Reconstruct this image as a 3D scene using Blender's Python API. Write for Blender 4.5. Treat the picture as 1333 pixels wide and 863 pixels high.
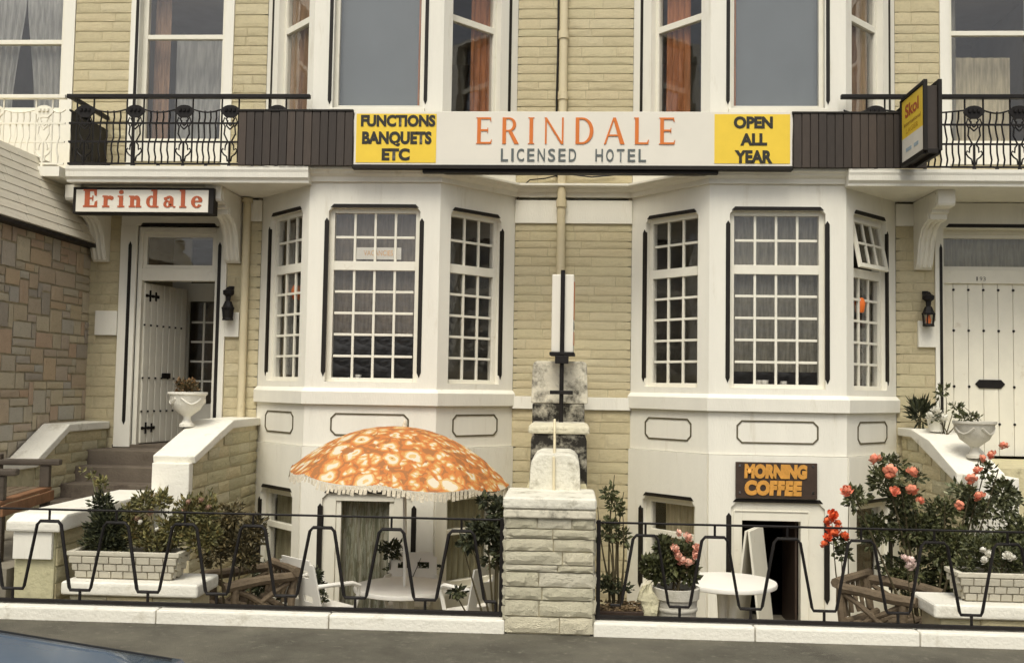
import bpy, bmesh, math, random
from mathutils import Vector, Matrix, noise
R = math.radians
random.seed(7)
for o in list(bpy.data.objects): bpy.data.objects.remove(o)
scene = bpy.context.scene
COL = scene.collection

# ------------------------------------------------------------------ camera
D, ZC, FPX, PW, PH = 12.8, 1.88, 1300.0, 1333.0, 863.0
cam_d = bpy.data.cameras.new('camera'); cam = bpy.data.objects.new('camera', cam_d); COL.objects.link(cam)
CR = Matrix.Rotation(R(3.14), 3, 'Z') @ Matrix.Rotation(R(93.22), 3, 'X') @ Matrix.Rotation(R(.94), 3, 'Z')
cam.matrix_world = Matrix.Translation((0, -D, ZC)) @ CR.to_4x4()
cam_d.sensor_width = 36; cam_d.lens = 36 * FPX / PW; cam_d.clip_end = 2000; cam_d.clip_start = .05
scene.camera = cam
def at(x, y, Y):
    """world point on the plane at depth Y that the photograph shows at pixel x, y"""
    d = CR @ Vector(((x - 666.5) / FPX, -(y - 431.5) / FPX, -1)); t = (Y + D) / d.y
    return Vector((d.x * t, Y, ZC + d.z * t))

# ------------------------------------------------------------------ sky, sun, exposure
SUN_EL, SUN_AZ = 58, -10          # elevation, and degrees to the right (+) or left (-) of the camera's back
w = bpy.data.worlds.new('World'); scene.world = w; w.use_nodes = True
nt = w.node_tree; bg = nt.nodes['Background']
sky = nt.nodes.new('ShaderNodeTexSky'); sky.sky_type = 'NISHITA'; sky.sun_disc = False
sky.sun_elevation = R(SUN_EL); sky.sun_rotation = R(180 - SUN_AZ); sky.dust_density = 6; sky.air_density = 1.0; sky.ozone_density = .6
hs = nt.nodes.new('ShaderNodeHueSaturation'); hs.inputs['Saturation'].default_value = .22
nt.links.new(sky.outputs[0], hs.inputs['Color']); nt.links.new(hs.outputs[0], bg.inputs[0]); bg.inputs[1].default_value = .13
sd = bpy.data.lights.new('sun', 'SUN'); sun = bpy.data.objects.new('sun', sd); COL.objects.link(sun)
sd.energy = 1.35; sd.angle = R(24); sd.color = (1, .94, .77)
sv = Vector((math.sin(R(SUN_AZ)) * math.cos(R(SUN_EL)), -math.cos(R(SUN_AZ)) * math.cos(R(SUN_EL)), math.sin(R(SUN_EL))))
sun.rotation_euler = sv.to_track_quat('Z', 'Y').to_euler()
vs = scene.view_settings; vs.view_transform = 'Standard'; vs.look = 'None'; vs.exposure = 0.27; vs.gamma = 1

# ------------------------------------------------------------------ materials
MATS = {}
def mat(name, col, rough=.7, var=.12, scale=6, bump=0, bscale=40, dirt=None, dirt_amt=.0, dscale=2.5, spec=.3, metal=0, rnd=None, stretch=None, island=False, fine=None):
    """procedural paint / stone / fabric: base colour, slow variation, shaped stains, fine relief"""
    if name in MATS: return MATS[name]
    m = bpy.data.materials.new(name); m.use_nodes = True; n = m.node_tree; L = n.links
    b = n.nodes['Principled BSDF']; b.inputs['Roughness'].default_value = rough
    b.inputs['Specular IOR Level'].default_value = spec; b.inputs['Metallic'].default_value = metal
    tc = n.nodes.new('ShaderNodeTexCoord'); vec = tc.outputs['Object']
    if stretch:
        mp = n.nodes.new('ShaderNodeMapping'); mp.inputs['Scale'].default_value = stretch; L.new(vec, mp.inputs[0]); vec = mp.outputs[0]
    oi = n.nodes.new('ShaderNodeObjectInfo')
    ad = n.nodes.new('ShaderNodeVectorMath'); ad.operation = 'ADD'
    ml = n.nodes.new('ShaderNodeVectorMath'); ml.operation = 'MULTIPLY'; ml.inputs[1].default_value = (17, 31, 23)
    L.new(oi.outputs['Random'], ml.inputs[0]); L.new(vec, ad.inputs[0]); L.new(ml.outputs[0], ad.inputs[1])
    nz = n.nodes.new('ShaderNodeTexNoise'); nz.inputs['Scale'].default_value = scale; nz.inputs['Detail'].default_value = 6; nz.inputs['Roughness'].default_value = .65
    L.new(ad.outputs[0], nz.inputs['Vector'])
    rp = n.nodes.new('ShaderNodeValToRGB'); rp.color_ramp.elements[0].position = .3; rp.color_ramp.elements[1].position = .7
    c = Vector(col)
    rp.color_ramp.elements[0].color = (*(c * (1 - var)), 1); rp.color_ramp.elements[1].color = (*[min(1, v * (1 + var)) for v in c], 1)
    L.new(nz.outputs[0], rp.inputs[0]); out = rp.outputs[0]
    if rnd:                                             # each piece its own tint
        r2 = n.nodes.new('ShaderNodeValToRGB'); r2.color_ramp.interpolation = 'LINEAR'
        el = r2.color_ramp.elements
        while len(el) < len(rnd): el.new(.5)
        for i, cc in enumerate(rnd): el[i].position = i / (len(rnd) - 1); el[i].color = (*cc, 1)
        if island:
            g = n.nodes.new('ShaderNodeNewGeometry'); L.new(g.outputs['Random Per Island'], r2.inputs[0])
        else: L.new(oi.outputs['Random'], r2.inputs[0])
        mx = n.nodes.new('ShaderNodeMix'); mx.data_type = 'RGBA'; mx.blend_type = 'MULTIPLY'; mx.inputs[0].default_value = 1
        L.new(out, mx.inputs[6]); L.new(r2.outputs[0], mx.inputs[7]); out = mx.outputs[2]
    if dirt:
        n2 = n.nodes.new('ShaderNodeTexNoise'); n2.inputs['Scale'].default_value = dscale; n2.inputs['Detail'].default_value = 9; n2.inputs['Roughness'].default_value = .72
        L.new(ad.outputs[0], n2.inputs['Vector'])
        r3 = n.nodes.new('ShaderNodeValToRGB'); r3.color_ramp.elements[0].position = .62 - dirt_amt * .3; r3.color_ramp.elements[1].position = .80 - dirt_amt * .25
        r3.color_ramp.elements[0].color = (0, 0, 0, 1); r3.color_ramp.elements[1].color = (1, 1, 1, 1); L.new(n2.outputs[0], r3.inputs[0])
        mx = n.nodes.new('ShaderNodeMix'); mx.data_type = 'RGBA'; L.new(r3.outputs[0], mx.inputs[0]); L.new(out, mx.inputs[6]); mx.inputs[7].default_value = (*dirt, 1); out = mx.outputs[2]
    L.new(out, b.inputs['Base Color'])
    if bump:
        n3 = n.nodes.new('ShaderNodeTexNoise'); n3.inputs['Scale'].default_value = bscale; n3.inputs['Detail'].default_value = 5
        L.new(ad.outputs[0], n3.inputs['Vector'])
        bp = n.nodes.new('ShaderNodeBump'); bp.inputs['Strength'].default_value = bump; bp.inputs['Distance'].default_value = .02
        L.new(n3.outputs[0], bp.inputs['Height']); L.new(bp.outputs[0], b.inputs['Normal'])
    MATS[name] = m; return m
def glass_mat(name, tint=.9, gl=1.0, rough=.02):
    m = bpy.data.materials.new(name); m.use_nodes = True; n = m.node_tree; L = n.links; n.nodes.remove(n.nodes['Principled BSDF'])
    o = n.nodes['Material Output']; t = n.nodes.new('ShaderNodeBsdfTransparent'); t.inputs[0].default_value = (tint, tint, tint, 1)
    g = n.nodes.new('ShaderNodeBsdfGlossy'); g.inputs['Roughness'].default_value = rough
    f = n.nodes.new('ShaderNodeFresnel'); ge = n.nodes.new('ShaderNodeNewGeometry'); io = n.nodes.new('ShaderNodeMix'); io.inputs[2].default_value = 1.5 * gl; io.inputs[3].default_value = 1 / (1.5 * gl)
    L.new(ge.outputs['Backfacing'], io.inputs[0]); L.new(io.outputs[0], f.inputs[0])
    tc = n.nodes.new('ShaderNodeTexCoord'); nz = n.nodes.new('ShaderNodeTexNoise'); nz.inputs['Scale'].default_value = 2.2
    bp = n.nodes.new('ShaderNodeBump'); bp.inputs['Strength'].default_value = .06; bp.inputs['Distance'].default_value = .05
    L.new(tc.outputs['Object'], nz.inputs['Vector']); L.new(nz.outputs[0], bp.inputs['Height']); L.new(bp.outputs[0], g.inputs['Normal'])
    mx = n.nodes.new('ShaderNodeMixShader'); L.new(f.outputs[0], mx.inputs[0]); L.new(t.outputs[0], mx.inputs[1]); L.new(g.outputs[0], mx.inputs[2]); L.new(mx.outputs[0], o.inputs[0])
    MATS[name] = m; return m
def cloth_mat(name, col, through=.35, see=.0, stripes=None, scale=30):
    """curtain: diffuse plus translucent, optionally see-through weave"""
    m = bpy.data.materials.new(name); m.use_nodes = True; n = m.node_tree; L = n.links; n.nodes.remove(n.nodes['Principled BSDF'])
    o = n.nodes['Material Output']; d = n.nodes.new('ShaderNodeBsdfDiffuse'); t = n.nodes.new('ShaderNodeBsdfTranslucent')
    tc = n.nodes.new('ShaderNodeTexCoord'); nz = n.nodes.new('ShaderNodeTexNoise'); nz.inputs['Scale'].default_value = scale; nz.inputs['Detail'].default_value = 4
    mp = n.nodes.new('ShaderNodeMapping'); mp.inputs['Scale'].default_value = (1, 1, .12); L.new(tc.outputs['Object'], mp.inputs[0]); L.new(mp.outputs[0], nz.inputs['Vector'])
    rp = n.nodes.new('ShaderNodeValToRGB'); rp.color_ramp.elements[0].position = .35; rp.color_ramp.elements[1].position = .65
    c = Vector(col); rp.color_ramp.elements[0].color = (*(c * .75), 1); rp.color_ramp.elements[1].color = (*(c * 1.15), 1)
    if stripes:
        rp.color_ramp.interpolation = 'CONSTANT'; rp.color_ramp.elements[0].position = 0; el = rp.color_ramp.elements
        while len(el) < len(stripes): el.new(.9)
        for i, s in enumerate(stripes): el[i].position = .0 if i == 0 else .36 + .28 * i / len(stripes); el[i].color = (*s, 1)
    L.new(nz.outputs[0], rp.inputs[0]); L.new(rp.outputs[0], d.inputs[0]); L.new(rp.outputs[0], t.inputs[0])
    mx = n.nodes.new('ShaderNodeMixShader'); mx.inputs[0].default_value = through; L.new(d.outputs[0], mx.inputs[1]); L.new(t.outputs[0], mx.inputs[2]); s = mx.outputs[0]
    if see:
        tr = n.nodes.new('ShaderNodeBsdfTransparent'); m2 = n.nodes.new('ShaderNodeMixShader'); m2.inputs[0].default_value = see
        L.new(s, m2.inputs[1]); L.new(tr.outputs[0], m2.inputs[2]); s = m2.outputs[0]
    L.new(s, o.inputs[0]); MATS[name] = m; return m

WHITE = mat('white_masonry_paint', (.76, .73, .63), .6, .045, 1.6, .2, 48, dirt=(.60, .55, .43), dirt_amt=.12, dscale=2.6, stretch=(2.2, 2.2, .35))
WHITE2 = mat('white_gloss_paint', (.75, .715, .60), .38, .05, 4, .04, 60, dirt=(.55, .48, .36), dirt_amt=.05, dscale=5)
COPE = mat('white_coping_paint', (.75, .72, .62), .6, .06, 3, .3, 40, dirt=(.42, .38, .28), dirt_amt=.22, dscale=3)
CREAM = mat('cream_painted_stone', (.68, .595, .385), .72, .10, 5, .8, 34, dirt=(.50, .43, .27), dirt_amt=.22, dscale=5, rnd=[(1, 1, 1), (.92, .91, .87), (1.0, .98, .95), (.96, .97, .93)])
CREAMJ = mat('cream_painted_joint', (.60, .525, .34), .85, .15, 6, .3, 50)
OLIVE = mat('weathered_cream_stone', (.54, .49, .33), .8, .16, 6, .45, 24, dirt=(.12, .10, .06), dirt_amt=.12, dscale=5, rnd=[(1, 1, 1), (.78, .78, .72), (1.06, 1.0, .9), (.88, .9, .82)])
PALES = mat('whitewashed_stone', (.64, .595, .46), .8, .12, 7, .8, 24, dirt=(.10, .085, .05), dirt_amt=.26, dscale=7, rnd=[(1, 1, 1), (.86, .86, .8), (1.08, 1.06, 1.0)])
SOOT = mat('soot_stained_stone', (.62, .575, .45), .85, .12, 5, .4, 30, dirt=(.03, .026, .018), dirt_amt=.55, dscale=5.5)
SOOT2 = mat('soot_blackened_stone', (.50, .46, .35), .85, .12, 5, .4, 30, dirt=(.02, .017, .012), dirt_amt=1.02, dscale=7)
RUBBLE = mat('coloured_rubble_stone', (1, 1, 1), .85, .2, 18, .5, 60, dirt=(.22, .19, .12), dirt_amt=.2, dscale=9,
             rnd=[(0.56, 0.46, 0.30), (0.49, 0.45, 0.38), (0.59, 0.45, 0.29), (0.39, 0.35, 0.29), (0.61, 0.52, 0.35), (0.51, 0.48, 0.40), (0.56, 0.40, 0.27), (0.49, 0.43, 0.32), (0.63, 0.55, 0.39)])
RUBJ = mat('rubble_mortar', (.47, .41, .28), .9, .2, 9, .3, 40)
BLACK = mat('black_gloss_paint', (.016, .013, .010), .5, .2, 5, spec=.22)
IRON = mat('black_wrought_iron', (.011, .009, .008), .55, .3, 12, .15, 60, spec=.22)
DKBROWN = mat('dark_ribbed_cladding', (.055, .043, .034), .55, .15, 5, rnd=[(1, 1, 1), (.7, .7, .7), (1.25, 1.2, 1.15)])
SIGNW = mat('cream_sign_face', (.72, .68, .58), .35, .03, 2)
SIGNY = mat('yellow_sign_face', (.80, .56, .055), .35, .05, 3)
SIGNK = mat('black_sign_letter', (.03, .028, .02), .5, .1)
SIGNO = mat('orange_sign_letter', (.62, .17, .03), .45, .05)
SIGNR = mat('rust_red_sign_letter', (.42, .10, .04), .45, .06)
SIGNG = mat('slate_sign_letter', (.11, .125, .12), .5, .05)
SIGNB = mat('blue_grey_print', (.34, .42, .46), .5, .05)
AMBER = mat('amber_carved_letter', (.58, .28, .055), .6, .2, 20)
BOARD = mat('dark_stained_board', (.05, .032, .022), .6, .2, 8, .1, 40)
PIPE = mat('cream_pipe_paint', (.60, .52, .34), .5, .06, 3, dirt=(.35, .28, .15), dirt_amt=.1, dscale=4)
CONC = mat('concrete_paving', (.23, .205, .155), .9, .18, 2.5, .3, 60, dirt=(.10, .09, .06), dirt_amt=.2, dscale=3)
STEP = mat('worn_stone_step', (.13, .105, .078), .85, .2, 4, .3, 40, dirt=(.05, .035, .025), dirt_amt=.3, dscale=3)
ASPH = mat('asphalt_pavement', (.115, .105, .078), .92, .38, 1.6, .8, 120, dirt=(.20, .185, .14), dirt_amt=.22, dscale=14)
ROAD = mat('road_asphalt', (.05, .05, .048), .9, .2, 5, .4, 90)
WOOD = mat('weathered_log_wood', (.135, .10, .062), .8, .3, 6, .5, 30, dirt=(.06, .045, .03), dirt_amt=.25, dscale=5)
WOODR = mat('reddish_bench_wood', (.21, .105, .05), .7, .25, 5, .3, 30)
WOODD = mat('dark_bench_wood', (.07, .055, .04), .7, .25, 5, .3, 30)
PLAS = mat('white_plastic', (.80, .77, .69), .35, .03, 3)
URN = mat('pale_cast_stone', (.52, .49, .41), .8, .12, 6, .3, 50, dirt=(.3, .28, .2), dirt_amt=.2, dscale=6)
TROUGH = mat('cast_stone_trough', (.55, .51, .41), .8, .1, 6, .3, 40, dirt=(.24, .22, .15), dirt_amt=.2, dscale=6, rnd=[(1, 1, 1), (.9, .9, .88), (1.05, 1.05, 1.03)])
TROUGHJ = mat('trough_joint', (.30, .27, .2), .9, .1)
SOIL = mat('potting_soil', (.09, .06, .035), .95, .3, 20, .6, 40)
BARK = mat('straw_mulch', (.20, .14, .075), .95, .4, 30, .6, 60)
DARK = mat('dim_room_wall', (.30, .26, .20), .9, .2, 1.5)
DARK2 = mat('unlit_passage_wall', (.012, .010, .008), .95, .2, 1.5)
LAMPO = mat('orange_lamp_glass', (.8, .18, .03), .3, .1)
STEM = mat('plant_stem', (.075, .06, .03), .85, .2)
LEAF = mat('rose_leaf', (.075, .08, .036), .55, .2, 3, rnd=[(.55, .6, .55), (1, 1, 1), (1.4, 1.35, 1.1), (.7, .75, .6)], island=True)
LEAFD = mat('dark_shrub_leaf', (.042, .047, .024), .6, .2, 3, rnd=[(.5, .55, .5), (1, 1, 1), (1.7, 1.6, 1.2)], island=True)
LEAFL = mat('light_trough_leaf', (.16, .15, .065), .6, .2, 3, rnd=[(.4, .45, .4), (1, 1, 1), (1.35, 1.3, 1.05), (.8, .6, .4)], island=True)
LEAFV = mat('variegated_leaf', (.2, .2, .13), .55, .2, 3, rnd=[(.2, .24, .15), (.35, .4, .25), (1.6, 1.6, 1.5), (.25, .3, .2)], island=True)
ROSE = mat('coral_petal', (.74, .25, .16), .6, .15, 8, rnd=[(.85, .7, .6), (1.1, 1.3, 1.2), (1, .9, .9)], island=True)
PINK = mat('pale_pink_petal', (.74, .42, .32), .6, .15, 8, rnd=[(.9, .7, .65), (1.05, 1.2, 1.2), (1, .85, .8)], island=True)
PALEP = mat('blush_petal', (.72, .56, .5), .6, .1, 8, rnd=[(.9, .85, .85), (1.05, 1.05, 1.05)], island=True)
WPET = mat('white_petal', (.75, .72, .62), .6, .1, 8, rnd=[(.9, .9, .9), (1, 1, 1)], island=True)
GERA = mat('geranium_petal', (.78, .13, .05), .6, .15, 8, rnd=[(.85, .7, .6), (1.1, 1.3, 1.1)], island=True)
DRYF = mat('faded_bloom', (.42, .27, .2), .7, .2, 8, rnd=[(.7, .8, .7), (1.1, 1, 1)], island=True)
CARB = mat('blue_grey_car_paint', (.11, .145, .19), .12, .05, 3, spec=.6)
CARD = mat('black_rubber', (.02, .02, .02), .8, .1)
CHROME = mat('bright_trim', (.6, .6, .6), .2, .05, metal=1)
SLATE = mat('white_painted_slate', (.66, .61, .49), .65, .06, 3, .15, 30, dirt=(.42, .36, .25), dirt_amt=.15, dscale=2, rnd=[(1, 1, 1), (.93, .93, .92), (1.03, 1.02, 1.0)])
GLASS = glass_mat('window_glass', .95, 1.12); GLASSD = glass_mat('upper_window_glass', .95, 1.1)
NET = cloth_mat('grey_net_curtain', (.46, .43, .34), .5, .12)
NETW = cloth_mat('white_net_curtain', (.55, .54, .49), .4, .08)
BLIND = mat('grey_blue_roller_blind', (.17, .19, .195), .9, .06, 3)
CURO = cloth_mat('orange_curtain', (.52, .22, .095), .25, 0)
CURB = cloth_mat('brown_orange_curtain', (.40, .25, .15), .25, 0)
CURS = cloth_mat('striped_sage_curtain', (.3, .3, .2), .25, 0, stripes=[(.30, .30, .20), (.55, .55, .42), (.40, .38, .26), (.66, .63, .5)], scale=16)
CURG = cloth_mat('sage_brown_curtain', (.42, .39, .26), .25, 0)
CURC = cloth_mat('cream_brown_curtain', (.62, .54, .36), .25, 0)
def umbrella_mat():
    m = bpy.data.materials.new('orange_floral_canvas'); m.use_nodes = True; n = m.node_tree; L = n.links; b = n.nodes['Principled BSDF']; b.inputs['Roughness'].default_value = .8
    tc = n.nodes.new('ShaderNodeTexCoord'); nz = n.nodes.new('ShaderNodeTexNoise'); nz.inputs['Scale'].default_value = 7; nz.inputs['Detail'].default_value = 3
    mixv = n.nodes.new('ShaderNodeMix'); mixv.data_type = 'VECTOR'; mixv.inputs[0].default_value = .14
    L.new(tc.outputs['Object'], nz.inputs['Vector']); L.new(tc.outputs['Object'], mixv.inputs[4]); L.new(nz.outputs['Color'], mixv.inputs[5])
    def flowers(scale, stops, vec):
        v = n.nodes.new('ShaderNodeTexVoronoi'); v.inputs['Scale'].default_value = scale; L.new(vec, v.inputs['Vector'])
        r = n.nodes.new('ShaderNodeValToRGB'); r.color_ramp.interpolation = 'CONSTANT'; el = r.color_ramp.elements
        while len(el) < len(stops): el.new(.5)
        for i, (p, c) in enumerate(stops): el[i].position = p; el[i].color = (*c, 1)
        L.new(v.outputs['Distance'], r.inputs[0]); return v, r
    O = (.47, .155, .035); O2 = (.50, .23, .06); Y = (.54, .36, .14); W = (.58, .51, .38); B = (.30, .12, .035)
    v1, r1 = flowers(6.5, [(.0, B), (.08, Y), (.20, W), (.32, W), (.38, Y), (.48, O2), (.56, O), (.66, B), (.8, O)], mixv.outputs[1])
    v2, r2 = flowers(14, [(.0, W), (.26, Y), (.38, O2), (.5, O), (.7, B)], mixv.outputs[1])
    sel = n.nodes.new('ShaderNodeSeparateColor'); L.new(v1.outputs['Color'], sel.inputs[0])
    gt = n.nodes.new('ShaderNodeMath'); gt.operation = 'GREATER_THAN'; gt.inputs[1].default_value = .52; L.new(sel.outputs[0], gt.inputs[0])
    mx = n.nodes.new('ShaderNodeMix'); mx.data_type = 'RGBA'; L.new(gt.outputs[0], mx.inputs[0]); L.new(r1.outputs[0], mx.inputs[6]); L.new(r2.outputs[0], mx.inputs[7])
    L.new(mx.outputs[2], b.inputs['Base Color'])
    return m
FLORAL = umbrella_mat()
FRINGE = mat('cream_fringe', (.60, .53, .40), .9, .25, 30, .4, 60)

CAPW = mat('weathered_white_cap', (.66, .63, .52), .75, .1, 5, .5, 30, dirt=(.24, .21, .14), dirt_amt=.3, dscale=6)

# ------------------------------------------------------------------ mesh helpers
class MB:
    def __init__(s): s.v = []; s.f = []
    def add(s, vs, fs):
        k = len(s.v); s.v += [tuple(v) for v in vs]; s.f += [tuple(i + k for i in f) for f in fs]; return s
    def box(s, x0, x1, y0, y1, z0, z1):
        return s.add([(x0, y0, z0), (x1, y0, z0), (x1, y1, z0), (x0, y1, z0), (x0, y0, z1), (x1, y0, z1), (x1, y1, z1), (x0, y1, z1)],
                     [(0, 3, 2, 1), (4, 5, 6, 7), (0, 1, 5, 4), (1, 2, 6, 5), (2, 3, 7, 6), (3, 0, 4, 7)])
    def fbox(s, F, u0, u1, z0, z1, n0, n1):
        """box in a wall frame: u along, z up, n outwards"""
        p = [F(u, z, n) for z in (z0, z1) for (u, n) in ((u0, n0), (u1, n0), (u1, n1), (u0, n1))]
        return s.add(p, [(0, 3, 2, 1), (4, 5, 6, 7), (0, 1, 5, 4), (1, 2, 6, 5), (2, 3, 7, 6), (3, 0, 4, 7)])
    def prism(s, F, poly, n0, n1):
        """polygon (u, z) in a wall frame, extruded from n0 to n1"""
        k = len(poly); p = [F(u, z, n0) for u, z in poly] + [F(u, z, n1) for u, z in poly]
        return s.add(p, [tuple(range(k))[::-1], tuple(range(k, 2 * k))] + [(i, (i + 1) % k, k + (i + 1) % k, k + i) for i in range(k)])
    def tube(s, pts, r, seg=6, cap=True):
        pts = [Vector(p) for p in pts]; rs = r if isinstance(r, (list, tuple)) else [r] * len(pts); k0 = len(s.v); n = len(pts)
        up = None
        for i, p in enumerate(pts):
            t = (pts[min(i + 1, n - 1)] - pts[max(i - 1, 0)]).normalized()
            if up is None: up = t.orthogonal().normalized()
            a = (up - t * up.dot(t)); a = a.normalized() if a.length > 1e-6 else t.orthogonal().normalized(); up = a; b = t.cross(a)
            for k in range(seg):
                q = 2 * math.pi * k / seg; s.v.append(tuple(p + (a * math.cos(q) + b * math.sin(q)) * rs[i]))
        for i in range(n - 1):
            for k in range(seg): s.f.append((k0 + i * seg + k, k0 + i * seg + (k + 1) % seg, k0 + (i + 1) * seg + (k + 1) % seg, k0 + (i + 1) * seg + k))
        if cap: s.f.append(tuple(k0 + k for k in range(seg))[::-1]); s.f.append(tuple(k0 + (n - 1) * seg + k for k in range(seg)))
        return s
    def lathe(s, prof, c=(0, 0, 0), seg=24, sx=1, sy=1):
        k0 = len(s.v); n = len(prof); c = Vector(c)
        for r, z in prof:
            for k in range(seg):
                q = 2 * math.pi * k / seg; s.v.append((c.x + r * sx * math.cos(q), c.y + r * sy * math.sin(q), c.z + z))
        for i in range(n - 1):
            for k in range(seg): s.f.append((k0 + i * seg + k, k0 + i * seg + (k + 1) % seg, k0 + (i + 1) * seg + (k + 1) % seg, k0 + (i + 1) * seg + k))
        s.f.append(tuple(k0 + k for k in range(seg))[::-1]); s.f.append(tuple(k0 + (n - 1) * seg + k for k in range(seg)))
        return s
    def sweep(s, path, prof):
        """profile (out, z) swept along a plan path [(x, y)], mitred, outwards to the right of the path"""
        P = [Vector((x, y)) for x, y in path]; n = len(P); k = len(prof); k0 = len(s.v)
        for i, p in enumerate(P):
            d0 = (P[i] - P[i - 1]).normalized() if i else (P[1] - P[0]).normalized(); d1 = (P[i + 1] - P[i]).normalized() if i < n - 1 else d0
            n0 = Vector((d0.y, -d0.x)); n1 = Vector((d1.y, -d1.x)); m = (n0 + n1); m = m / (1 + n0.dot(n1))
            for o_, z in prof: q = p + m * o_; s.v.append((q.x, q.y, z))
        for i in range(n - 1):
            for j in range(k): s.f.append((k0 + i * k + j, k0 + i * k + (j + 1) % k, k0 + (i + 1) * k + (j + 1) % k, k0 + (i + 1) * k + j))
        s.f.append(tuple(k0 + j for j in range(k))); s.f.append(tuple(k0 + (n - 1) * k + j for j in range(k))[::-1]); return s
    def mesh(s, name, m=None, bevel=0, smooth=False, seg=2):
        me = bpy.data.meshes.new(name); me.from_pydata(s.v, [], s.f); bm = bmesh.new(); bm.from_mesh(me)
        bmesh.ops.recalc_face_normals(bm, faces=bm.faces)
        if bevel:
            es = [e for e in bm.edges if len(e.link_faces) == 2 and e.calc_face_angle(0) > .5]
            bmesh.ops.bevel(bm, geom=es, offset=bevel, segments=seg, affect='EDGES', profile=.6, clamp_overlap=True)
        bm.to_mesh(me); bm.free()
        if m: me.materials.append(m)
        if smooth:
            for p in me.polygons: p.use_smooth = True
            if hasattr(me, 'set_sharp_from_angle'): me.set_sharp_from_angle(angle=R(40))
        return me
    def build(s, name, m, parent=None, bevel=0, smooth=False, seg=2):
        return link(name, s.mesh(name, m, bevel, smooth, seg), parent)
def link(name, me, parent=None, loc=None, rot=None, scale=None):
    o = bpy.data.objects.new(name, me); COL.objects.link(o)
    if parent: o.parent = parent
    if loc is not None: o.location = loc
    if rot is not None: o.rotation_euler = rot
    if scale is not None: o.scale = scale
    return o
def tag(o, label, cat, group=None, kind=None):
    if label: o['label'] = label
    if cat: o['category'] = cat
    if group: o['group'] = group
    if kind: o['kind'] = kind
    return o
def thing(name, label, cat, loc=(0, 0, 0), rz=0, group=None):
    o = bpy.data.objects.new(name, None); COL.objects.link(o); o.location = loc; o.rotation_euler = (0, 0, rz); o.empty_display_size = .1
    return tag(o, label, cat, group)
def struct(o): o['kind'] = 'structure'; return o
def copy_tree(o, parent=None):
    c = o.copy(); COL.objects.link(c); c.parent = parent
    for ch in o.children: copy_tree(ch, c)
    return c
def frame(ox, oy, dx, dy):
    """wall frame: u along (dx, dy), n to the right of it (outwards when walking left to right with the camera in front)"""
    L = math.hypot(dx, dy); dx /= L; dy /= L
    return lambda u, z, n=0: (ox + dx * u + dy * n, oy + dy * u - dx * n, z)
FW = frame(0, 0, 1, 0)                     # main front wall: u = X, n = towards the street
def rnd(a, b): return random.uniform(a, b)

# rough stone: unit block -0.5..0.5 wide and high, face at depth 1
def stone_mesh(k, m, rough=.12):
    r = random.Random(k); nx, nz = 7, 3; vs = []; fs = []
    for j in range(nz + 1):
        for i in range(nx + 1):
            e = (i in (0, nx)) or (j in (0, nz)); x, z = -.5 + i / nx, -.5 + j / nz
            w_ = noise.noise(Vector((x * 5, z * 2.2, k * 7.3)))
            vs.append((x + (r.uniform(-.03, .03) if 0 < i < nx else r.uniform(0, .010) * (1 if i == 0 else -1)), -((.72 if e else 1.0) + w_ * rough * 1.2 + r.uniform(-.07, .07)),
                       z + (r.uniform(-.05, .05) if 0 < j < nz else (.5 + .5 * noise.noise(Vector((x * 4, j * 3.1, k * 3.7)))) * .06 * (1 if j == 0 else -1))))
    for j in range(nz):
        for i in range(nx): a = j * (nx + 1) + i; fs.append((a, a + 1, a + nx + 2, a + nx + 1))
    ring = [i for i in range(nx + 1)] + [j * (nx + 1) + nx for j in range(1, nz + 1)] + [nz * (nx + 1) + i for i in range(nx - 1, -1, -1)] + [j * (nx + 1) for j in range(nz - 1, 0, -1)]
    k0 = len(vs)
    for i in ring: vs.append((vs[i][0], 0, vs[i][2]))
    n = len(ring)
    for i in range(n): fs.append((ring[(i + 1) % n], ring[i], k0 + i, k0 + (i + 1) % n))
    me = bpy.data.meshes.new('stone'); me.from_pydata(vs, [], fs); me.materials.append(m)
    for p in me.polygons: p.use_smooth = False
    return me
_pools = {}
def stone_pool(m, rough=.25):
    if m.name not in _pools: _pools[m.name] = [stone_mesh(i * 13 + 1, m, rough) for i in range(9)]
    return _pools[m.name]
def lay(parent, m, F, ang, u0, u1, z0, z1, course=.13, lmin=.4, lmax=.85, depth=.03, gap=.004, name='stone', hj=.22):
    """courses of stones, each an object, on wall frame F (ang = rotation of the frame about z)"""
    pool = stone_pool(m); z = z0; n = max(1, round((z1 - z0) / course)); hs_ = [rnd(1 - hj, 1 + hj) for _ in range(n)]; t = sum(hs_); k = 0
    for h in hs_:
        h = h / t * (z1 - z0); u = u0; first = True
        while u < u1 - 1e-4:
            L = rnd(lmin, lmax) * (rnd(.4, .9) if first else 1); first = False
            if u1 - (u + L) < lmin * .55: L = u1 - u
            o = link(name, random.choice(pool), parent, F(u + L / 2, z + h / 2, 0), (0, 0, ang), (L - gap, depth * rnd(.8, 1.2), h - gap)); k += 1
            u += L
        z += h
    return k

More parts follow.
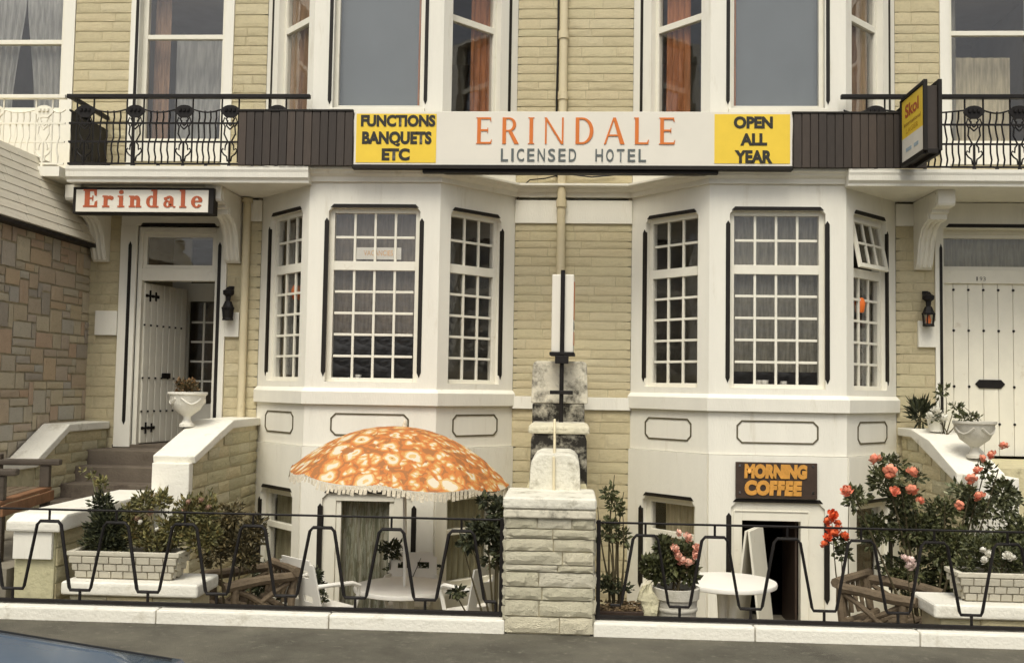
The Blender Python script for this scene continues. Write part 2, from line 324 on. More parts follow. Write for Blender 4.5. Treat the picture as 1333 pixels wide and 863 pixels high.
# lettering -------------------------------------------------------------------------------
def font_mesh(text, bold=0.0):
    cu = bpy.data.curves.new('t', 'FONT'); cu.body = text; cu.offset = bold; cu.resolution_u = 4; cu.space_character = 1.0
    o = bpy.data.objects.new('t', cu); COL.objects.link(o); dg = bpy.context.evaluated_depsgraph_get()
    me = bpy.data.meshes.new_from_object(o.evaluated_get(dg)); bpy.data.objects.remove(o); return me
def lettering(text, F, u0, u1, z0, z1, n, m, parent, bold=.01, name='lettering', shear=0):
    me = font_mesh(text, bold); xs = [v.co.x for v in me.vertices]; ys = [v.co.y for v in me.vertices]
    ax, bx, ay, by = min(xs), max(xs), min(ys), max(ys)
    if 'Q' in text: ay = 0
    for v in me.vertices:
        u = u0 + (v.co.x - ax) / (bx - ax) * (u1 - u0); z = z0 + (v.co.y - ay) / (by - ay) * (z1 - z0); v.co = F(u + shear * (z - z0), z, n)
    me.materials.clear(); me.materials.append(m); me.name = name
    return link(name, me, parent)
def ring(cx, cy, rx, ry, tx, ty, a0, a1, n=14):
    out = [(cx + rx * math.cos(R(a0 + (a1 - a0) * i / n)), cy + ry * math.sin(R(a0 + (a1 - a0) * i / n))) for i in range(n + 1)]
    inn = [(cx + (rx - tx) * math.cos(R(a0 + (a1 - a0) * i / n)), cy + (ry - ty) * math.sin(R(a0 + (a1 - a0) * i / n))) for i in range(n + 1)]
    return [[out[i], out[i + 1], inn[i + 1], inn[i]] for i in range(n)]
def rc(x0, x1, y0, y1): return [[(x0, y0), (x1, y0), (x1, y1), (x0, y1)]]
ROMAN = {  # light display capitals with flared ends: (polygons, advance), height 1
    'E': (rc(.04, .19, 0, 1) + rc(.19, .58, .93, 1) + rc(.19, .48, .48, .55) + rc(.19, .6, 0, .07) + [[(.58, .86), (.62, .84), (.60, 1), (.55, 1)], [(.46, .42), (.49, .42), (.49, .61), (.46, .61)], [(.55, 0), (.62, 0), (.65, .17), (.62, .15)]] + rc(0, .04, 0, .03) + rc(0, .04, .97, 1), .80),
    'R': (rc(.04, .19, 0, 1) + ring(.3, .735, .3, .265, .13, .06, -90, 90) + rc(.19, .3, .94, 1) + rc(.19, .3, .47, .53) + [[(.28, .47), (.44, .47), (.72, 0), (.54, 0)]], .86),
    'I': (rc(.05, .2, 0, 1) + rc(0, .05, 0, .03) + rc(.2, .25, 0, .03) + rc(0, .05, .97, 1) + rc(.2, .25, .97, 1), .42),
    'N': (rc(.03, .10, 0, 1) + [[(.10, 1), (.0, 1), (.68, 0), (.78, 0)][::-1]] + rc(.72, .79, 0, 1), 1.0),
    'D': (rc(.04, .19, 0, 1) + ring(.3, .5, .47, .5, .15, .07, -90, 90, 18) + rc(.19, .3, .93, 1) + rc(.19, .3, 0, .07), .96),
    'A': ([[(.0, 0), (.08, 0), (.43, 1), (.37, 1)], [(.66, 0), (.84, 0), (.48, 1), (.36, 1)]] + rc(.16, .70, .30, .36), .98),
    'L': (rc(.04, .19, 0, 1) + rc(.19, .56, 0, .07) + [[(.5, 0), (.58, 0), (.61, .18), (.57, .16)]] + rc(0, .04, .97, 1), .78)}
FAT = {    # fat slab-serif letters
    'E': (rc(.08, .36, 0, 1) + rc(0, .08, 0, .09) + rc(0, .08, .91, 1) + rc(.36, .74, .90, 1) + rc(.36, .74, 0, .10) + rc(.36, .54, .46, .55) + [[(.62, .68), (.74, .62), (.74, 1), (.56, 1)], [(.6, 0), (.78, 0), (.78, .38), (.64, .3)], [(.5, .36), (.56, .36), (.56, .65), (.5, .65)]], .9),
    'r': (rc(.07, .29, 0, .66) + rc(0, .4, 0, .09) + rc(0, .1, .58, .66) + ring(.42, .42, .2, .24, .16, .14, 20, 165, 8) + ring(.5, .52, .12, .12, .12, .12, 0, 360, 10), .68),
    'i': (rc(.08, .30, 0, .66) + rc(0, .38, 0, .09) + rc(0, .1, .58, .66) + ring(.19, .86, .13, .12, .13, .12, 0, 360, 12), .46),
    'n': (rc(.07, .29, 0, .66) + rc(0, .35, 0, .09) + rc(0, .1, .58, .66) + ring(.42, .42, .2, .25, .19, .14, 0, 170, 9) + rc(.41, .62, 0, .44) + rc(.38, .70, 0, .09), .78),
    'd': (rc(.38, .60, .0, 1) + rc(.28, .4, .91, 1) + rc(.6, .70, 0, .09) + ring(.3, .33, .29, .34, .19, .10, 60, 300, 14), .78),
    'a': (rc(.36, .57, .06, .5) + ring(.34, .46, .23, .21, .2, .1, 0, 160, 9) + ring(.24, .2, .23, .21, .17, .08, 0, 360, 14) + rc(.55, .68, 0, .09) + ring(.14, .5, .1, .1, .1, .1, 0, 360, 10), .74),
    'l': (rc(.08, .30, 0, 1) + rc(0, .38, 0, .09) + rc(0, .1, .91, 1), .46),
    'e': (ring(.32, .33, .31, .34, .21, .09, 20, 330, 18) + rc(.14, .6, .32, .40) + ring(.36, .4, .27, .27, .19, .1, -5, 60, 6), .72)}
def glyph_line(text, table, F, u0, u1, z0, z1, n, m, parent, space=0.0, name='lettering'):
    tot = sum(table[c][1] for c in text) + space * (len(text) - 1) - (table[text[-1]][1] - max(x for p in table[text[-1]][0] for x, y in p))
    sx = (u1 - u0) / tot; h = z1 - z0; x = 0; k = 0
    for c in text:
        mb = MB()
        for p in table[c][0]:
            k += 1; mb.prism(F, [(u0 + (x + a) * sx, z0 + b * h) for a, b in p], n - .003, n + .0035 + .00013 * (k % 23))
        x += table[c][1] + space; mb.build('letter', m, parent)

# ================================================================== GROUND
def floor_z(Y): return -.30 - .60 * max(0, min(1, (Y + 4.6) / 2.4))
mb = MB(); xs = [-400, 400]; mb.add([(-900, -900, -.14), (900, -900, -.14), (900, 900, -.14), (-900, 900, -.14)], [(0, 1, 2, 3)])
# the forecourt is sunk, so the ground sheet is cut around it
mb = MB()
g = -.165
for (x0, x1, y0, y1) in ((-900, 900, -900, -4.7), (-900, -4.2, -4.7, 900), (4.6, 900, -4.7, 900), (-4.2, 4.6, 6, 900)):
    mb.add([(x0, y0, g), (x1, y0, g), (x1, y1, g), (x0, y1, g)], [(0, 1, 2, 3)])
struct(mb.build('ground', ROAD))
mb = MB(); mb.box(-60, 60, -7.70, -4.75, -.3, -.03); struct(mb.build('pavement', ASPH))
mb = MB()
for i in range(-16, 17): mb.box(i * .92 - .458, i * .92 + .458, -7.85, -7.71, -.3, -.026)
struct(mb.build('kerb', CONC, bevel=.012))
mb = MB(); ys = [-4.62, -3.8, -3.0, -2.2, .05]
for i in range(len(ys) - 1):
    a, b = ys[i], ys[i + 1]; mb.add([(-4.3, a, floor_z(a)), (4.7, a, floor_z(a)), (4.7, b, floor_z(b)), (-4.3, b, floor_z(b))], [(0, 1, 2, 3)])
struct(mb.build('forecourt_floor', CONC))

# ================================================================== HOTEL BUILDING
hotel = thing('hotel_building', 'white and cream painted hotel front with two bay windows and a long signboard', 'building')
CXL, CXR, HB, HF, BD = -2.345, 2.48, 1.66, .80, .90
ZTOP = 7.2
# --- main wall backing (joint colour) with stones in front of it
def wall_panel(u0, u1, z0, z1, course=.118, m=CREAM, lmin=.3, lmax=.75):
    mb = MB().fbox(FW, u0, u1, z0, z1, -.3, 0); o = mb.build('stone_wall', CREAMJ, hotel)
    lay(o, m, FW, 0, u0, u1, z0, z1, course, lmin, lmax, .011, .004)
    return o
WL, WR = CXL + HB, CXR - HB               # stone strip between the bays
wall_panel(WL, WR, -.9, 1.615, .16)
wall_panel(WL, WR, 1.775, 4.0, .112)
wall_panel(WL, WR, 4.53, ZTOP, .118)
wall_panel(-6.34, -5.88, 1.0, 4.28, .135, lmin=.2, lmax=.4)
wall_panel(-4.45, CXL - HB, -.9, 4.0, .14, lmin=.25, lmax=.5)
wall_panel(-6.625, -5.86, 4.48, ZTOP, .132)
wall_panel(-4.46, CXL - HB, 4.48, ZTOP, .135, lmin=.3, lmax=.5)
wall_panel(CXR + HB, 4.62, -.9, 4.0, .135, lmin=.2, lmax=.48)
wall_panel(CXR + HB, 4.70, 4.48, ZTOP, .135, lmin=.3, lmax=.6)
wall_panel(6.0, 7.6, 4.48, ZTOP, .135)
# --- plain white bands on the wall
def band(u0, u1, z0, z1, n=.03, name='white_band', m=WHITE): return MB().fbox(FW, u0, u1, z0, z1, -.3, n).build(name, m, hotel, .006)
band(WL, WR, 4.0, 4.30); band(-4.45, CXL - HB, 4.0, 4.28); band(CXR + HB, 4.62, 4.0, 4.28)
band(WL, WR, 1.615, 1.775, .05, 'string_course')

# --- bays: frames of the three faces
def bay_frames(cx):
    a, b, c, d = (cx - HB, 0), (cx - HF, -BD), (cx + HF, -BD), (cx + HB, 0)
    return [(frame(*a, b[0] - a[0], b[1] - a[1]), math.hypot(b[0] - a[0], b[1] - a[1]), math.atan2(b[1] - a[1], b[0] - a[0])),
            (frame(*b, c[0] - b[0], 0), c[0] - b[0], 0.0), (frame(*c, d[0] - c[0], d[1] - c[1]), math.hypot(d[0] - c[0], d[1] - c[1]), math.atan2(d[1] - c[1], d[0] - c[0]))]
def wall_with_hole(mb, F, L, z0, z1, u0, u1, h0, h1, n0=-.2, n1=0, ch=.045):
    mb.fbox(F, 0, u0, z0, z1, n0, n1); mb.fbox(F, u1, L, z0, z1, n0, n1)
    if h0 > z0: mb.fbox(F, u0, u1, z0, h0, n0, n1)
    if h1 < z1: mb.fbox(F, u0, u1, h1, z1, n0, n1)
    if ch:
        mb.prism(F, [(u0, h1), (u0, h1 - ch), (u0 + ch, h1)], n0 * .4, n1); mb.prism(F, [(u1, h1), (u1 - ch, h1), (u1, h1 - ch)], n0 * .4, n1)
def chamfers(parent, F, u0, u1, h0, h1, left=True, right=True, top=True, wd=.052):
    """stop chamfers of the openings, picked out in black paint"""
    def strip(u): a = h1 - .13; b = h0 + .06; MB().prism(F, [(u - wd / 2, b + .06), (u, b), (u + wd / 2, b + .06), (u + wd / 2, a - .04), (u, a), (u - wd / 2, a - .04)], -.02, .006).build('painted_chamfer', BLACK, parent)
    if left: strip(u0 - wd * .4)
    if right: strip(u1 + wd * .4)
    if top: MB().prism(F, [(u0 + .02, h1 - .004), (u1 - .02, h1 - .004), (u1 - .06, h1 + .038), (u0 + .06, h1 + .038)], -.02, .006).build('painted_chamfer', BLACK, parent)
PANE = MB().box(-.5, .5, -.002, .002, -.5, .5).mesh('pane', GLASS)
PANED = MB().box(-.5, .5, -.002, .002, -.5, .5).mesh('pane', GLASSD)
def panes(parent, F, ang, us, zs, n, me=PANE, tilt=.006):
    for i in range(len(us) - 1):
        for j in range(len(zs) - 1):
            link('pane', me, parent, F((us[i] + us[i + 1]) / 2, (zs[j] + zs[j + 1]) / 2, n), (rnd(-tilt, tilt), 0, ang + rnd(-tilt, tilt)), (us[i + 1] - us[i], 1, zs[j + 1] - zs[j]))
def lin(a, b, n): return [a + (b - a) * i / n for i in range(n + 1)]
def bars(mb, F, us, zs, n, wd=.03, dp=.03):
    for u in us[1:-1]: mb.fbox(F, u - wd / 2, u + wd / 2, zs[0], zs[-1], n - dp / 2, n + dp / 2)
    for z in zs[1:-1]:
        for i in range(len(us) - 1): mb.fbox(F, us[i] + wd / 2, us[i + 1] - wd / 2, z - wd / 2, z + wd / 2, n - dp / 2 + .001, n + dp / 2 - .001)
def cottage_window(F, ang, u0, u1, z0, z1, cols, zt=3.385, open_top=0, n=-.10, label=None):
    """small-paned window: 2 rows over a transom, 5 rows below"""
    fr = .062; mb = MB()
    mb.fbox(F, u0, u0 + fr, z0, z1, n - .05, n + .03); mb.fbox(F, u1 - fr, u1, z0, z1, n - .05, n + .03)
    mb.fbox(F, u0 + fr, u1 - fr, z0, z0 + .05, n - .05, n + .035); mb.fbox(F, u0 + fr, u1 - fr, z1 - fr, z1, n - .05, n + .03)
    mb.fbox(F, u0 + fr, u1 - fr, zt - .11, zt, n - .05, n + .032)
    us = lin(u0 + fr, u1 - fr, cols); zb = lin(z0 + .05, zt - .11, 5); zu = lin(zt, z1 - fr, 2)
    bars(mb, F, us, zb, n)
    if not open_top: bars(mb, F, us, zu, n)
    o = mb.build('window', WHITE2, hotel, .004); 
    if label: o['label'] = label
    panes(o, F, ang, us, zb, n)
    if not open_top: panes(o, F, ang, us, zu, n)
    else:
        t = R(open_top); zh = z1 - fr
        def G(u, z, k=0): dz = zh - z; return F(u, zh - dz * math.cos(t) + (k) * math.sin(t) * 1, n + .03 + dz * math.sin(t) + k * math.cos(t))
        m2 = MB(); a, b = u0 + fr + .004, u1 - fr - .004; s = .04
        m2.fbox(G, a, a + s, zt - .01, zh, -.02, .02); m2.fbox(G, b - s, b, zt - .01, zh, -.02, .02); m2.fbox(G, a + s, b - s, zt - .01, zt + .04, -.02, .02); m2.fbox(G, a + s, b - s, zh - s, zh, -.02, .02)
        us2 = lin(a + s, b - s, cols); zs2 = lin(zt + .04, zh - s, 2); bars(m2, G, us2, zs2, 0, .026, .026)
        for i in range(cols):
            for j in range(2): m2.add([G(us2[i], zs2[j]), G(us2[i + 1], zs2[j]), G(us2[i + 1], zs2[j + 1]), G(us2[i], zs2[j + 1])], [])
        sash = m2.build('open_sash', WHITE2, o); sash['label'] = 'top light swung open at its foot'
        for i in range(cols):
            for j in range(2): MB().fbox(G, us2[i] + .013, us2[i + 1] - .013, zs2[j] + .013, zs2[j + 1] - .013, -.002, .002).build('pane', GLASS, o)
    return o
def fold(u0, u1, z0, z1, F, n, amp=.02, waves=8, m=NET, label=None, name='curtain', drawn=0, cat='curtain', group=None):
    """hanging curtain with real folds; drawn > 0 gathers its foot towards u0, < 0 towards u1"""
    k = waves * 8; rows = 8; mb = MB(); vs = []; r = random.Random(int(u0 * 999 + z0 * 77))
    ph = [r.uniform(-.5, .5) for _ in range(k + 1)]
    for j in range(rows + 1):
        t = j / rows
        for i in range(k + 1):
            s = i / k; g = 1 - abs(drawn) * math.sin(t * math.pi * .5) ** 1.5
            u = u0 + s * (u1 - u0) * g if drawn >= 0 else u1 - (1 - s) * (u1 - u0) * g
            vs.append(F(u, z1 - t * (z1 - z0), n + amp * math.sin(s * waves * 2 * math.pi + ph[i] * .6) * (.5 + .5 * t)))
    fs = [(j * (k + 1) + i, j * (k + 1) + i + 1, (j + 1) * (k + 1) + i + 1, (j + 1) * (k + 1) + i) for j in range(rows) for i in range(k)]
    mb.add(vs, fs); o = mb.build(name, m, None, 0, True)
    return tag(o, label, cat, group)

WZ0, WZ1 = 1.92, 4.035
for side, cx in (('left', CXL), ('right', CXR)):
    FR = bay_frames(cx); LF = FR[0][1]
    # ground floor wall with three window openings
    mb = MB(); holes = []
    for i, (F, L, ang) in enumerate(FR):
        u0, u1 = ((.24, L - .17), (L / 2 - .56, L / 2 + .56), (.17, L - .24))[i]; holes.append((u0, u1))
        wall_with_hole(mb, F, L, 1.83, 4.36, u0, u1, WZ0, WZ1)
    o = mb.build('bay_wall', WHITE, hotel)
    for i, (F, L, ang) in enumerate(FR):
        chamfers(o, F, *holes[i], WZ0, WZ1, left=(i != 2), right=(i != 0))
    # cill band, panel storey, skirt
    path = [(cx - HB, 0), (cx - HF, -BD), (cx + HF, -BD), (cx + HB, 0)]
    MB().sweep(path, [(-.2, 1.645), (.05, 1.645), (.055, 1.80), (.01, 1.845), (-.2, 1.845)]).build('cill_band', WHITE, hotel, .006)
    mb = MB()
    for i, (F, L, ang) in enumerate(FR): mb.fbox(F, 0, L, 1.14, 1.648, -.2, 0)
    pw = mb.build('panel_wall', WHITE, hotel)
    for i, (F, L, ang) in enumerate(FR):
        u0, u1 = ((L / 2 - .37 + .0, L / 2 + .37), (L / 2 - .475, L / 2 + .475), (L / 2 - .37, L / 2 + .37))[i]
        z0, z1, c, t = 1.275, 1.545, .06, .018
        def octo(e): return [(u0 + c + e * .41, z0 + e), (u1 - c - e * .41, z0 + e), (u1 - e, z0 + c + e * .41), (u1 - e, z1 - c - e * .41), (u1 - c - e * .41, z1 - e), (u0 + c + e * .41, z1 - e), (u0 + e, z1 - c - e * .41), (u0 + e, z0 + c + e * .41)]
        A, B = octo(0), octo(t); m2 = MB()
        for q in range(8): m2.prism(F, [A[q], A[(q + 1) % 8], B[(q + 1) % 8], B[q]], -.01, .008)
        m2.build('panel_outline', mat('dark_olive_line_paint', (.10, .085, .05), .6, .2), pw)
    # basement wall with openings
    mb = MB(); bz = .60
    for i, (F, L, ang) in enumerate(FR):
        if i == 1: u0, u1, h0 = L / 2 - .54, L / 2 + .54, -.9
        else: u0, u1 = holes[i]; h0 = -.55
        wall_with_hole(mb, F, L, -.95, 1.135, u0, u1, h0, bz - (.0 if i == 1 else .02), -.2, .03, .07)
    bo = mb.build('basement_wall', WHITE, hotel)
    for i, (F, L, ang) in enumerate(FR):
        u0, u1 = (L / 2 - .54, L / 2 + .54) if i == 1 else holes[i]
        G = (lambda F: lambda u, z, n=0: F(u, z, n + .03))(F)
        chamfers(bo, G, u0, u1, -.62, bz - (0 if i == 1 else .02), left=(i != 2), right=(i != 0), wd=.06)
    # ground-floor windows
    for i, (F, L, ang) in enumerate(FR):
        cottage_window(F, ang, *holes[i], WZ0, WZ1, 4 if i == 1 else 3, open_top=11 if (side == 'right' and i == 2) else 0)
    # upper storey of the bay
    mb = MB(); UH = []
    for i, (F, L, ang) in enumerate(FR):
        u0, u1 = ((.30, L - .14), (L / 2 - .555, L / 2 + .555), (.14, L - .30))[i]; UH.append((u0, u1))
        wall_with_hole(mb, F, L, 4.45, ZTOP, u0, u1, 5.25 if i == 1 else 5.05, ZTOP - .05, -.2, 0, 0)
    uo = mb.build('upper_bay_wall', WHITE, hotel)
    for i, (F, L, ang) in enumerate(FR):
        u0, u1 = UH[i]; h0 = 5.25 if i == 1 else 5.05
        # black painted edge strips either side of the upper lights
        for u in ((u0 - .035, u1 + .035) if i == 1 else ((u0 - .16,) if i == 0 else (u1 + .16,))): MB().prism(F, [(u - .022, h0 + .10), (u, h0 + .05), (u + .022, h0 + .10), (u + .022, ZTOP - .1), (u - .022, ZTOP - .1)], -.02, .006).build('painted_chamfer', BLACK, uo)
        fr = .05; n = -.12; m2 = MB()
        m2.fbox(F, u0, u0 + fr, h0, ZTOP - .05, n - .04, n + .03); m2.fbox(F, u1 - fr, u1, h0, ZTOP - .05, n - .04, n + .03); m2.fbox(F, u0 + fr, u1 - fr, h0, h0 + .06, n - .04, n + .035)
        if i != 1: m2.fbox(F, u0 + fr, u1 - fr, 6.42, 6.50, n - .04, n + .035)
        wo = m2.build('window', WHITE2, hotel, .004)
        zs = [h0 + .06, ZTOP - .05] if i == 1 else [6.50, ZTOP - .05]
        link('pane', PANED, wo, F((u0 + u1) / 2, (zs[0] + zs[1]) / 2, n), (rnd(-.006, .006), 0, ang), (u1 - u0 - 2 * fr, 1, zs[1] - zs[0]))
        if i != 1 : link('pane', PANED, wo, F((u0 + u1) / 2, (h0 + .06 + 6.42) / 2, n), (0, 0, ang), (u1 - u0 - 2 * fr, 1, 6.42 - h0 - .06))
        # sill
        MB().fbox(F, u0 - .03, u1 + .03, h0 - .07, h0, -.1, .04).build('window_sill', WHITE2, hotel, .006)
    # rooms behind
    def room(x0, x1, y0, y1, z0, z1, m, name='room'):
        m3 = MB(); m3.box(x0, x1, y1, y1 + .05, z0, z1); m3.box(x0 - .05, x0, y0, y1, z0, z1); m3.box(x1, x1 + .05, y0, y1, z0, z1)
        m3.box(x0 - .05, x1 + .05, y0, y1, z1, z1 + .05); m3.box(x0 - .05, x1 + .05, y0, y1, z0 - .05, z0); return m3.build(name, m, hotel)
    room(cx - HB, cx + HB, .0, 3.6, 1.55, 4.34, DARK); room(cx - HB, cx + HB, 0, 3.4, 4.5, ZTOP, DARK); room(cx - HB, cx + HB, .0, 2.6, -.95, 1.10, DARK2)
    for zz, nm in ((1.56, 'bay_floor'), (4.37, 'bay_ceiling'), (1.12, 'bay_floor'), (-.93, 'bay_floor'), (ZTOP + .0, 'bay_ceiling')):
        m3 = MB(); m3.prism(lambda u, z, n: (u, z, n), [(cx - HB + .04, .0), (cx - HF + .02, -BD + .04), (cx + HF - .02, -BD + .04), (cx + HB - .04, .0)], zz - .012, zz); m3.build(nm, DARK, hotel)

# cornice and balcony ledge
prof = lambda o, z: [(-.25, z - .16), (o * .25, z - .16), (o * .3, z - .10), (o * .65, z - .07), (o * .72, z - .045), (o, z - .03), (o, z), (-.25, z)]
mb = MB(); mb.sweep([(CXL - HF, -BD), (CXL + HF, -BD), (CXL + HB, 0), (CXR - HB, 0), (CXR - HF, -BD), (CXR + HF, -BD)], prof(.14, 4.50)); mb.build('bay_cornice', WHITE, hotel, .004)
def ledge(x0, x1, name='balcony_ledge'):
    m = MB(); P = [(-1.00, 4.30), (-1.04, 4.30), (-1.045, 4.33), (-1.075, 4.36), (-1.08, 4.42), (-1.09, 4.45), (-1.09, 4.49), (.05, 4.49), (.05, 4.31)]
    k = len(P); m.add([(x0, y, z) for y, z in P] + [(x1, y, z) for y, z in P], [tuple(range(k)), tuple(range(k, 2 * k))[::-1]] + [(i, (i + 1) % k, k + (i + 1) % k, k + i) for i in range(k)])
    return m.build(name, WHITE, hotel)
ledge(-6.12, CXL - HF + .02); ledge(CXR + HF - .02, 7.6)
# door-case consoles
def console(x, w=.20):
    m = MB(); F = lambda u, z, n: (x + n, -u, z)
    P = [(0, 3.45), (.06, 3.44), (.12, 3.50), (.16, 3.62), (.20, 3.78), (.30, 3.92), (.40, 3.97), (.52, 3.98), (.60, 3.99), (.60, 4.05), (.66, 4.06), (.66, 4.10), (.84, 4.11), (.86, 4.14), (.86, 4.30), (0, 4.30)]
    m.prism(F, P, -w / 2, w / 2)
    o = m.build('console_bracket', WHITE, hotel, .006)
    m = MB(); m.tube([(x - w / 2 - .012, -.74, 4.205), (x + w / 2 + .012, -.74, 4.205)], .075, 14); m.tube([(x - w / 2 - .012, -.50, 4.035), (x + w / 2 + .012, -.50, 4.035)], .055, 12)
    for dx in (-.06, 0, .06): m.tube([(x + dx, -.58, 4.0), (x + dx, -.42, 3.975), (x + dx, -.30, 3.92), (x + dx, -.20, 3.77), (x + dx, -.15, 3.58), (x + dx, -.10, 3.47)], .022, 6)
    m.build('scroll', WHITE, o, 0, True)
for x in (-6.13, -4.36, 4.46): console(x)

# --- doorways -----------------------------------------------------------------
def fanlight(parent, x0, x1, z0, z1, Y, bars_n=0):
    F = frame(0, Y, 1, 0); m = MB(); m.fbox(F, x0, x0 + .05, z0, z1, -.03, .03); m.fbox(F, x1 - .05, x1, z0, z1, -.03, .03); m.fbox(F, x0 + .05, x1 - .05, z0, z0 + .05, -.03, .03); m.fbox(F, x0 + .05, x1 - .05, z1 - .05, z1, -.03, .03)
    o = m.build('fanlight', WHITE2, parent, .004)
    link('pane', PANE, o, ((x0 + x1) / 2, Y, (z0 + z1) / 2), (.01, 0, 0), (x1 - x0 - .1, 1, z1 - z0 - .1)); return o
# left entrance: pilasters, recessed porch, plank door swung in, glazed inner door
m = MB(); m.fbox(FW, -5.88, -5.66, 1.03, 3.93, -.3, .04); m.fbox(FW, -4.565, -4.45, 1.03, 3.93, -.3, .04); m.fbox(FW, -5.88, -4.45, 3.93, 4.30, -.3, .03); m.fbox(FW, -6.18, -5.885, 2.48, 2.80, -.2, .05); m.fbox(FW, -4.45, -4.26, 2.48, 2.80, -.2, .045)
dc = m.build('door_case', WHITE, hotel, .006)
for (u, z0, z1) in ((-5.745, 1.32, 3.72), (-4.545, 1.32, 3.72)): MB().prism(FW, [(u - .022, z0 + .05), (u, z0), (u + .022, z0 + .05), (u + .022, z1 - .05), (u, z1), (u - .022, z1 - .05)], -.02, .046).build('painted_chamfer', BLACK, dc)
MB().prism(FW, [(-5.62, 3.93), (-4.6, 3.93), (-4.63, 3.965), (-5.59, 3.965)], -.02, .036).build('painted_chamfer', BLACK, dc)
m = MB(); m.box(-5.66, -5.60, .02, .12, 1.06, 3.92); m.box(-4.62, -4.566, .02, .12, 1.06, 3.92); m.box(-5.60, -4.62, .02, .14, 3.21, 3.37); m.box(-5.60, -4.62, .02, .12, 3.84, 3.92); m.build('door_frame', WHITE2, dc, .005)
fl = fanlight(hotel, -5.60, -4.62, 3.37, 3.84, .07)
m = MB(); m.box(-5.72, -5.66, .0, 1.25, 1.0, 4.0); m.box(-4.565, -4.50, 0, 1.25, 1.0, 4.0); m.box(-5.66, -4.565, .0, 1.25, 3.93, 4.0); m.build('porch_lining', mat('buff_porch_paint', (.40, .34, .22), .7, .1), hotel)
m = MB(); m.box(-5.9, -4.3, 2.6, 2.65, .9, 4.0); m.box(-5.95, -5.9, 1.25, 2.6, .9, 4.0); m.box(-4.3, -4.25, 1.25, 2.6, .9, 4.0); m.box(-5.9, -4.3, 1.25, 2.6, 4.0, 4.05); m.build('room', DARK, hotel)
MB().box(-5.9, -4.3, -.02, 2.6, .9, 1.06).build('door_step', STEP, hotel)
# glazed inner screen
m = MB(); F = frame(0, 1.2, 1, 0); U = lin(-5.38, -4.60, 4); Z = lin(1.62, 3.02, 5)
m.fbox(F, -5.66, -5.40, 1.06, 3.93, -.04, .0); m.fbox(F, -5.40, -4.565, 1.06, 1.58, -.04, .0); m.fbox(F, -5.40, -4.565, 3.04, 3.30, -.04, 0); m.fbox(F, -4.60, -4.565, 1.58, 3.04, -.04, .0)
bars(m, F, U, Z, -.02, .028, .03); gd = m.build('glazed_inner_door', WHITE2, hotel); panes(gd, F, 0, U, Z, -.02)
# white plank door leaf, hinged on the left jamb, swung inwards
leaf = bpy.data.objects.new('front_door', None); COL.objects.link(leaf); leaf.parent = hotel; leaf.location = (-5.60, .10, 1.07); leaf.rotation_euler = (0, 0, R(76)); leaf['label'] = 'white plank front door swung open inwards'
PL = MB().box(0, .120, -.022, .022, 0, 2.12).mesh('plank', WHITE2, .014)
MB().box(.0, .93, -.004, .01, .01, 2.11).build('door_backing', WHITE2, leaf)
for i in range(7): link('plank', PL, leaf, (.003 + i * .133, 0, 0))
m = MB()
for i in range(8):
    for z in (.20, .72, 1.22, 1.56, 1.98): m.lathe([(.012, 0), (.012, .006), (.004, .012)], (0, 0, 0), 6); 
m = MB()
for i in range(7):
    for z in (.42, .86, 1.56): x = .003 + i * .133; m.box(x - .012, x + .010, -.034, -.02, z - .012, z + .012)
m.build('studs', IRON, leaf)['kind'] = 'stuff'
for z in (.20, 1.95):
    m = MB(); 
    for (x, s) in ((.10, .05), (.22, .04)): m.box(x - s, x + s, -.032, -.022, z - .014, z + .014); m.box(x - .014, x + .014, -.033, -.022, z - s * 1.5, z + s * 1.5)
    for x in (.03, .16, .27): m.lathe([(.024, 0), (.024, .01)], (0, 0, 0), 8) if 0 else m.box(x - .02, x + .02, -.031, -.022, z - .02, z + .02)
    m.build('strap_hinge', IRON, leaf)
m = MB(); m.box(.40, .58, -.04, -.022, .86, .93); m.build('letter_plate', IRON, leaf, .006)

# right entrance: closed plank door with studs and letter plate
m = MB(); m.fbox(FW, 4.62, 4.715, 1.03, 3.98, -.5, .03); m.fbox(FW, 6.05, 6.3, 1.03, 3.98, -.5, .03); m.fbox(FW, 4.62, 6.3, 3.98, 4.30, -.5, .03); m.fbox(FW, 4.40, 4.62, 2.47, 2.80, -.2, .05)
dc2 = m.build('door_case', WHITE, hotel, .006)
MB().prism(FW, [(4.75, 3.985), (6.02, 3.985), (6.0, 4.03), (4.79, 4.03)], -.02, .036).build('painted_chamfer', BLACK, dc2); m = MB(); m.prism(FW, [(4.672, 1.35), (4.69, 1.3), (4.708, 1.35), (4.708, 3.72), (4.69, 3.78), (4.672, 3.72)], -.02, .036); m.build('painted_chamfer', BLACK, dc2)
Y2 = .22; G2 = frame(0, Y2, 1, 0)
m = MB(); m.box(4.716, 4.735, .0, Y2 + .05, 1.1, 3.98); m.box(4.735, 6.05, Y2 - .06, Y2 + .06, 3.30, 3.47); m.box(4.735, 6.05, Y2 - .05, Y2 + .06, 3.93, 3.98); m.build('door_frame', WHITE2, dc2, .005)
fanlight(hotel, 4.735, 6.05, 3.47, 3.93, Y2)
fold(4.78, 6.02, 3.45, 3.95, G2, -.12, .008, 9, CURG, 'drab gathered curtain behind the right doorway fanlight', 'fanlight_curtain')
leaf2 = bpy.data.objects.new('front_door', None); COL.objects.link(leaf2); leaf2.parent = hotel; leaf2.location = (4.735, Y2, 1.12); leaf2['label'] = 'closed white plank door with rows of dark studs'
PL2 = MB().box(0, .181, -.022, .022, 0, 2.18).mesh('plank', WHITE2, .005)
for i in range(7): link('plank', PL2, leaf2, (.004 + i * .1862, 0, 0))
m = MB()
